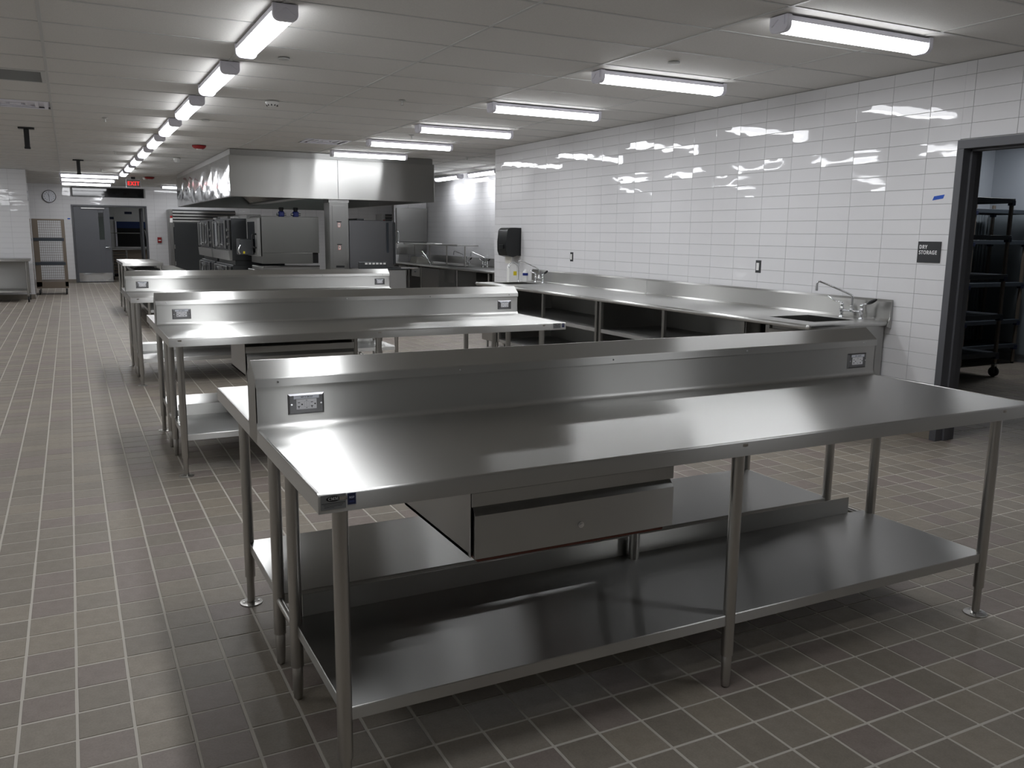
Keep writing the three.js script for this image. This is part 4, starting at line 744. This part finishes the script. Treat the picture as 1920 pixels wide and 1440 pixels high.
{ // exit sign
  const z = -22.6, t = thing('exit_sign', 'white ceiling sign with red letters EXIT', 'sign', [1.445, 2.49, z]);
  part(t, 'case', bx(1.285, 1.605, 2.49, 2.69, z - 0.05, z, 0.006), M.fixture);
  part(t, 'stem', bx(1.40, 1.49, 2.69, 2.741, z - 0.045, z - 0.005, 0.003), M.black);
  const tex = canvasTex(320, 200, (k, w, h) => { k.fillStyle = '#3a3432'; k.fillRect(0, 0, w, h); k.fillStyle = '#ff2a2a'; k.font = 'bold 140px sans-serif'; k.textAlign = 'center'; k.fillText('EXIT', w / 2, 150, 290); });
  plate(t, 'lit_sign_face', 0.30, 0.18, tex, [1.445, 2.59, z + 0.001], 0, { emissive: 1.2 });
}
{ const t = thing('fire_alarm_pull', 'small red fire alarm pull box on the end wall', 'alarm', [2.37, 1.15, ZB]); part(t, 'box', bx(2.315, 2.425, 1.14, 1.30, ZB, ZB + 0.05, 0.006), M.red); part(t, 'pull_bar', bx(2.335, 2.405, 1.195, 1.225, ZB + 0.05, ZB + 0.062, 0.003), M.white); }
solo('painters_tape', bx(-0.005, 0.065, 1.78, 1.81, ZB + 0.001, ZB + 0.002, 0), M.tape, 'strip of blue tape beside the double doors', 'tape');
// room seen through the doors
structure('wall_serving', [bx(-1.5, 5, 0, 2.775, -32.4, -32.2, 0)], M.paintWhite, 'pale wall of the serving room');
structure('wall_serving_side', [bx(-1.6, -1.5, 0, 2.775, -32.2, -27.67, 0), bx(4.9, 5.0, 0, 2.775, -32.2, -27.67, 0)], M.paintWhite, 'side walls of the serving room');
{
  const t = thing('serving_window', 'dark serving window with a blue valance seen through the doors', 'window', [2.0, 0.95, -32.19]);
  part(t, 'shutter', bx(1.45, 2.9, 0.95, 1.78, -32.199, -32.17, 0.004), M.blackMatte); part(t, 'valance', bx(1.45, 2.9, 1.56, 1.78, -32.17, -32.15, 0.004), std(0x17305f, 0.7)); part(t, 'jamb', bx(1.40, 1.45, 0.95, 1.80, -32.199, -32.14, 0.003), M.fixture);
  const s = thing('serving_counter', 'stainless serving counter in the room behind the doors', 'counter', [2.0, 0, -31]);
  part(s, 'top', bx(1.0, 2.9, 0.86, 0.90, -31.4, -30.7, 0.004), M.steelDull); part(s, 'body', [bx(1.05, 2.85, 0.12, 0.86, -31.35, -30.78, 0.004)], M.tan); part(s, 'sneeze_frame', [cyl(0.014, 0.5, 1.05, 0.90, -31.0), cyl(0.014, 0.5, 2.1, 0.90, -31.0), cyl(0.014, 1.08, 1.58, 1.4, -31.0, 'x'), tube([[2.1, 1.4, -31.0], [2.22, 1.5, -30.8], [2.28, 0.95, -30.75]], 0.014, 16, 8)], M.steelPlain); part(s, 'plinth', bx(1.1, 2.8, 0.001, 0.12, -31.3, -30.85, 0), M.blackMatte);
  const c = thing('tray_cart', 'dark tray cart beside the open doorway', 'cart', [1.35, 0, -29.2]);
  part(c, 'frame', [cyl(0.012, 0.78, 1.15, 0.1, -29.0), cyl(0.012, 0.78, 1.55, 0.1, -29.0), cyl(0.012, 0.78, 1.15, 0.1, -29.5), cyl(0.012, 0.78, 1.55, 0.1, -29.5)], M.steelPlain); for (let k = 0; k < 8; k++) part(c, 'tray', bx(1.16, 1.54, 0.16 + k * 0.09, 0.172 + k * 0.09, -29.5, -29.0, 0.003), M.darkSteel);
  for (const x of [1.15, 1.55]) for (const z of [-29.0, -29.5]) part(c, 'caster', cyl(0.045, 0.03, x, 0.047, z, 'x'), M.rubber);
  for (const [x0, x1, y, l] of [[1.72, 1.95, 2.03, 'dark blue notice high on the serving room wall'], [1.13, 1.38, 1.85, 'dark blue notice just above the serving window']]) solo('wall_notice', bx(x0, x1, y, y + 0.08, -32.199, -32.19, 0.001), std(0x14203f, 0.6), l, 'notice', 'notices on the serving room wall');
  ceilingLight(true, [3.6, H, -29.6], 'white wraparound ceiling light of the serving room');
}
// tables behind the prep tables
{
  const a = thing('steel_table', 'raised narrow stainless table with thin legs behind the prep tables', 'table', [1.13, 0, -17.6]);
  part(a, 'top', [...pan(0.80, 1.46, 0.93, -18.7, -16.5, 0.05)], M.steel);
  for (const z of [-16.55, -17.6, -18.65]) { tableLeg(a, 0.84, z, 0.925, false); part(a, 'post', cyl(0.016, 0.125, 1.42, 0.801, z), M.tubeSteel); }
  part(a, 'side_rail', cyl(0.012, 2.1, 0.84, 0.3, -17.6, 'z'), M.tubeSteel);
  const b = thing('steel_table', 'lower stainless table beneath the raised narrow table', 'table', [1.41, 0, -16.4]);
  part(b, 'top', [...pan(0.98, 1.84, 0.80, -18.75, -14.2, 0.045)], M.steel);
  for (const x of [1.03, 1.79]) for (const z of [-14.3, -16.4, -18.65]) tableLeg(b, x, z, 0.795, false);
  part(b, 'undershelf', pan(1.03, 1.79, 0.28, -18.65, -14.3), M.steelDull);
}
// rolling table before the pier
function caster(parent, x, z, r = 0.055, y = 0) {
  const c = part(parent, 'caster', [cyl(r, 0.03, x, y + r + 0.001, z, 'x', r, 20)], M.rubber);
  part(c, 'fork', [bx(x - 0.022, x - 0.018, y + r * 0.8, y + r * 2 + 0.03, z - 0.022, z + 0.022, 0.001), bx(x + 0.018, x + 0.022, y + r * 0.8, y + r * 2 + 0.03, z - 0.022, z + 0.022, 0.001), bx(x - 0.03, x + 0.03, y + r * 2 + 0.028, y + r * 2 + 0.034, z - 0.03, z + 0.03, 0.001), cyl(r * 0.35, 0.034, x, y + r + 0.001, z, 'x')], M.chrome);
}
{
  const t = thing('rolling_table', 'stainless work table on casters before the tiled pier', 'table', [-1.7, 0, -20.75]);
  part(t, 'top', [...pan(-2.6, -0.76, 0.885, -21.2, -20.35, 0.045)], M.steel);
  part(t, 'undershelf', pan(-2.55, -0.84, 0.24, -21.12, -20.42), M.steel);
  part(t, 'back_panel', bx(-2.55, -0.84, 0.24, 0.84, -21.15, -21.147, 0.001), M.steelDull);
  for (const x of [-2.55, -0.83]) for (const z of [-20.42, -21.12]) { part(t, 'leg', cyl(0.0205, 0.70, x, 0.145, z), M.tubeSteel); caster(t, x, z); }
}
// wire side rack
{
  const x0 = -0.74, x1 = -0.08, z1 = -22.6, z0 = -23.25, t = thing('wire_rack', 'tall tan-grey rolling rack with wire mesh back', 'rack', [(x0 + x1) / 2, 0, (z0 + z1) / 2]);
  for (const [a, b, z] of [[x0, x0 + 0.12, z1], [x1 - 0.07, x1, z1], [x0, x0 + 0.05, z0], [x1 - 0.05, x1, z0]]) part(t, 'upright', bx(a, b, 0.18, 1.73, z - 0.02, z + 0.02, 0.004, 'y'), M.tan);
  part(t, 'side_sheet', [bx(x0, x0 + 0.004, 0.2, 1.72, z0, z1, 0.001, 'y')], M.tan);
  part(t, 'base_deck', bx(x0, x1, 0.15, 0.30, z0 - 0.02, z1 + 0.02, 0.005), M.tan); part(t, 'top_frame', [bx(x0, x1, 1.70, 1.73, z1 - 0.02, z1 + 0.018, 0.003), bx(x0, x1, 1.70, 1.73, z0 - 0.018, z0 + 0.02, 0.003)], M.tan);
  for (const y of [0.68, 1.23]) part(t, 'shelf', bx(x0 + 0.01, x1 - 0.03, y, y + 0.07, z0 + 0.03, z1 + 0.03, 0.004), M.rackShelf);
  for (let k = 1; k < 13; k++) part(t, 'mesh_wire', cyl(0.0035, 1.42, x0 + 0.05 + k * (x1 - x0 - 0.1) / 13, 0.29, z0, 'y', 0.0035, 6), M.tan);
  for (let k = 1; k < 24; k++) part(t, 'mesh_wire', cyl(0.0035, x1 - x0 - 0.08, (x0 + x1) / 2, 0.30 + k * 0.059, z0 + 0.005, 'x', 0.0035, 6), M.tan);
  for (let k = 0; k < 20; k++) part(t, 'side_wire', cyl(0.0035, z1 - z0, x1 - 0.003, 0.34 + k * 0.07, (z0 + z1) / 2, 'z', 0.0035, 6), M.tan);
  for (const x of [x0 + 0.06, x1 - 0.05]) for (const z of [z0, z1]) caster(t, x, z, 0.055);
}
// ------------------------------------------------------------------ dry storage racks
function storageRack(x0, x1, z0, z1, ys, label, casters) {
  const t = thing('storage_rack', label, 'rack', [(x0 + x1) / 2, 0, (z0 + z1) / 2]), b = casters ? 0.15 : 0.02;
  for (const x of [x0 + 0.025, x1 - 0.025]) for (const z of [z0 + 0.025, z1 - 0.025]) { part(t, 'post', bx(x - 0.021, x + 0.021, b, 1.93, z - 0.016, z + 0.016, 0.006, 'y'), M.rackPost); if (casters) caster(t, x, z, 0.055); else part(t, 'foot', cyl(0.018, 0.019, x, 0.001, z), M.rubber); }
  for (const y of ys) {
    const s = part(t, 'shelf_frame', [bx(x0, x1, y - 0.05, y, z1 - 0.03, z1, 0.004), bx(x0, x1, y - 0.05, y, z0, z0 + 0.03, 0.004), bx(x0, x0 + 0.03, y - 0.05, y, z0 + 0.03, z1 - 0.03, 0.004, 'z'), bx(x1 - 0.03, x1, y - 0.05, y, z0 + 0.03, z1 - 0.03, 0.004, 'z')], M.rackShelf);
    for (let k = 0; k < 6; k++) { const a = x0 + 0.03 + (x1 - x0 - 0.06) * k / 6; part(s, 'shelf_slat', bx(a + 0.006, a + (x1 - x0 - 0.06) / 6 - 0.006, y - 0.016, y - 0.002, z0 + 0.03, z1 - 0.03, 0.002, 'z'), M.rackShelf); }
    for (const x of [x0 + 0.025, x1 - 0.025]) for (const z of [z0 + 0.025, z1 - 0.025]) part(s, 'corner_clip', bx(x - 0.032, x + 0.032, y - 0.075, y - 0.02, z - 0.027, z + 0.027, 0.005), M.clipBlue);
  }
}
storageRack(8.36, 9.12, -6.55, -5.92, [1.945, 1.555, 1.135, 0.70, 0.275], 'rolling storage rack just inside the dry storage doorway', true);
storageRack(9.3, 10.35, -7.0, -6.5, [1.86, 1.5, 1.0, 0.55, 0.25], 'long storage rack in the corner of the dry storage room', false);
storageRack(7.1, 8.2, -7.05, -6.65, [1.86, 1.5, 1.0, 0.55, 0.25], 'storage rack against the dry storage back wall behind the rolling rack', false);
{
  const t = thing('wall_cladding', 'dark ribbed sheet on the lower storage wall', 'cladding', [8.2, 0, -7.14]);
  part(t, 'sheet', bx(XR + 0.2, 10.45, 0.1, 1.86, -7.149, -7.135, 0), std(0x7c848a, 0.35));
  part(t, 'sheet', bx(10.47, 10.485, 0.1, 1.86, -7.13, -1.0, 0), std(0x7c848a, 0.35));
  for (let k = 0; k < 58; k++) part(t, 'rib', bx(7.2 + k * 0.056, 7.222 + k * 0.056, 0.1, 1.86, -7.135, -7.122, 0.004, 'y'), std(0x7c848a, 0.35));
}
// ------------------------------------------------------------------ things on the ceiling
{ const t = thing('return_grille', 'grey louvered air grille in the ceiling', 'grille', [-0.68, H, -8.41]);
  const g0 = -8.715, g1 = -8.103;
  part(t, 'frame', [bx(-1.28, -0.08, 2.739, 2.76, g0, g0 + 0.03, 0.002), bx(-1.28, -0.08, 2.739, 2.76, g1 - 0.03, g1, 0.002), bx(-0.115, -0.08, 2.739, 2.76, g0 + 0.03, g1 - 0.03, 0.002), bx(-1.28, -1.245, 2.739, 2.76, g0 + 0.03, g1 - 0.03, 0.002)], M.tee);
  for (let k = 0; k < 27; k++) { const z = g0 + 0.032 + k * 0.0203; part(t, 'louver_blade', prism([[z, 2.742], [z + 0.016, 2.756], [z + 0.015, 2.757], [z - 0.001, 2.743]], -1.245, -0.115, 'x', 'x'), M.grille); }
  part(t, 'duct_back', bx(-1.28, -0.08, 2.766, 2.772, g0, g1, 0), M.grille); }
function diffuser(x0, x1, z0, z1, label) {
  const t = thing('ceiling_diffuser', label, 'diffuser', [(x0 + x1) / 2, H, (z0 + z1) / 2], 'square air diffusers in the ceiling');
  for (let k = 0; k < 3; k++) { const d = 0.015 + k * 0.085, y = 2.74 + k * 0.004; part(t, 'cone', [bx(x0 + d, x1 - d, y, y + 0.008, z0 + d, z0 + d + 0.035, 0.002), bx(x0 + d, x1 - d, y, y + 0.008, z1 - d - 0.035, z1 - d, 0.002), bx(x0 + d, x0 + d + 0.035, y, y + 0.008, z0 + d + 0.035, z1 - d - 0.035, 0.002), bx(x1 - d - 0.035, x1 - d, y, y + 0.008, z0 + d + 0.035, z1 - d - 0.035, 0.002)], M.fixture); }
  part(t, 'duct_back', bx(x0, x1, 2.764, 2.772, z0, z1, 0), M.fixture); part(t, 'face', bx(x0 + 0.26, x1 - 0.26, 2.742, 2.75, z0 + 0.26, z1 - 0.26, 0.002), M.fixture);
}
diffuser(-0.70, -0.085, -10.593, -9.981, 'white square ceiling diffuser beyond the air grille'); diffuser(2.97, 3.58, -12.471, -11.859, 'white square ceiling diffuser before the hood');
{ const im = bx(-1.28, -0.71, 2.7455, 2.7575, -10.593, -9.981, 0.002); part(ceiling, 'ceiling_panel', im, M.panel); part(ceiling, 'ceiling_panel', bx(2.38, 2.96, 2.7455, 2.7575, -12.471, -11.859, 0.002), M.panel); }
function bracket(x, z, label) {
  const t = thing('hanging_bracket', label, 'bracket', [x, 2.48, z], 'black hanging brackets');
  part(t, 'ceiling_plate', bx(x - 0.09, x + 0.09, 2.725, 2.741, z - 0.06, z + 0.06, 0.003), M.black); part(t, 'drop_post', bx(x - 0.03, x + 0.03, 2.505, 2.725, z - 0.03, z + 0.03, 0.004), M.black); part(t, 'end_block', bx(x - 0.035, x + 0.035, 2.485, 2.51, z - 0.035, z + 0.035, 0.004), M.black);
}
bracket(-0.385, -12.6, 'black bracket hanging from the ceiling closest to the air diffuser'); bracket(0.24, -17.8, 'black bracket hanging from the ceiling closest to the double doors');
function dome(name, x, z, r, h, m, label, cat, group) { const t = thing(name, label, cat, [x, H - h, z], group); part(t, 'housing', lathe([[0, 0], [r * 0.55, 0], [r * 0.8, h * 0.25], [r, h * 0.7], [r, h], [0, h]], x, H - h + 0.0005, z, 24), m); return t; }
{ const t = dome('smoke_detector', 1.834, -8.72, 0.065, 0.05, M.white, 'white smoke detector on the ceiling above the prep tables', 'detector'); for (let k = 0; k < 10; k++) { const a = k * Math.PI / 5; part(t, 'vent_slot', bx(1.834 + Math.cos(a) * 0.05 - 0.005, 1.834 + Math.cos(a) * 0.05 + 0.005, H - 0.045, H - 0.02, -8.72 + Math.sin(a) * 0.05 - 0.005, -8.72 + Math.sin(a) * 0.05 + 0.005, 0), M.black); } }
dome('smoke_detector', 1.75, -16.2, 0.06, 0.08, M.white, 'small white domed detector on the ceiling beside the hood', 'detector');
dome('smoke_detector', 1.70, -22.6, 0.05, 0.06, M.white, 'small white detector beside the exit sign', 'detector');
{ const t = dome('alarm_strobe', 1.8, -13.72, 0.10, 0.05, M.red, 'red ceiling alarm strobe before the hood', 'alarm'); part(t, 'strobe_lens', bx(1.76, 1.84, H - 0.058, H - 0.046, -13.74, -13.70, 0.003), M.white); }
{ const t = dome('alarm_strobe', 1.79, -22.4, 0.11, 0.05, M.red, 'red ceiling alarm strobe beside the exit sign', 'alarm'); part(t, 'strobe_lens', bx(1.75, 1.83, H - 0.058, H - 0.046, -22.42, -22.38, 0.003), M.white); }
for (const [x, z, l] of [[1.474, -6.555, 'flat round sprinkler cover between two lights of the long row'], [1.47, -10.55, 'flat round sprinkler cover farther along the long row'], [3.98, -5.25, 'flat round sprinkler cover between two crosswise lights']]) solo('sprinkler_cover', lathe([[0, 0], [0.038, 0], [0.042, 0.004], [0.042, 0.012], [0, 0.012]], x, H - 0.0115, z, 24), M.tee, l, 'sprinkler');
for (const [x, z] of [[2.9, -8.0], [0.45, -11.0], [0.75, -15.5], [0.7, -20.2], [4.0, -10.7], [5.9, -13.2]]) { const t = thing('fire_sprinkler', 'small pendent fire sprinkler under the ceiling', 'sprinkler', [x, H - 0.045, z], 'pendent fire sprinklers'); part(t, 'escutcheon', lathe([[0.01, 0], [0.03, 0.006], [0.032, 0.01], [0, 0.01]], x, H - 0.0095, z, 16), M.tee); part(t, 'frame', [cyl(0.006, 0.03, x, H - 0.04, z, 'y', 0.006, 8), cyl(0.014, 0.002, x, H - 0.043, z, 'y', 0.014, 12)], M.steelPlain); }

renderer.render(scene, camera);
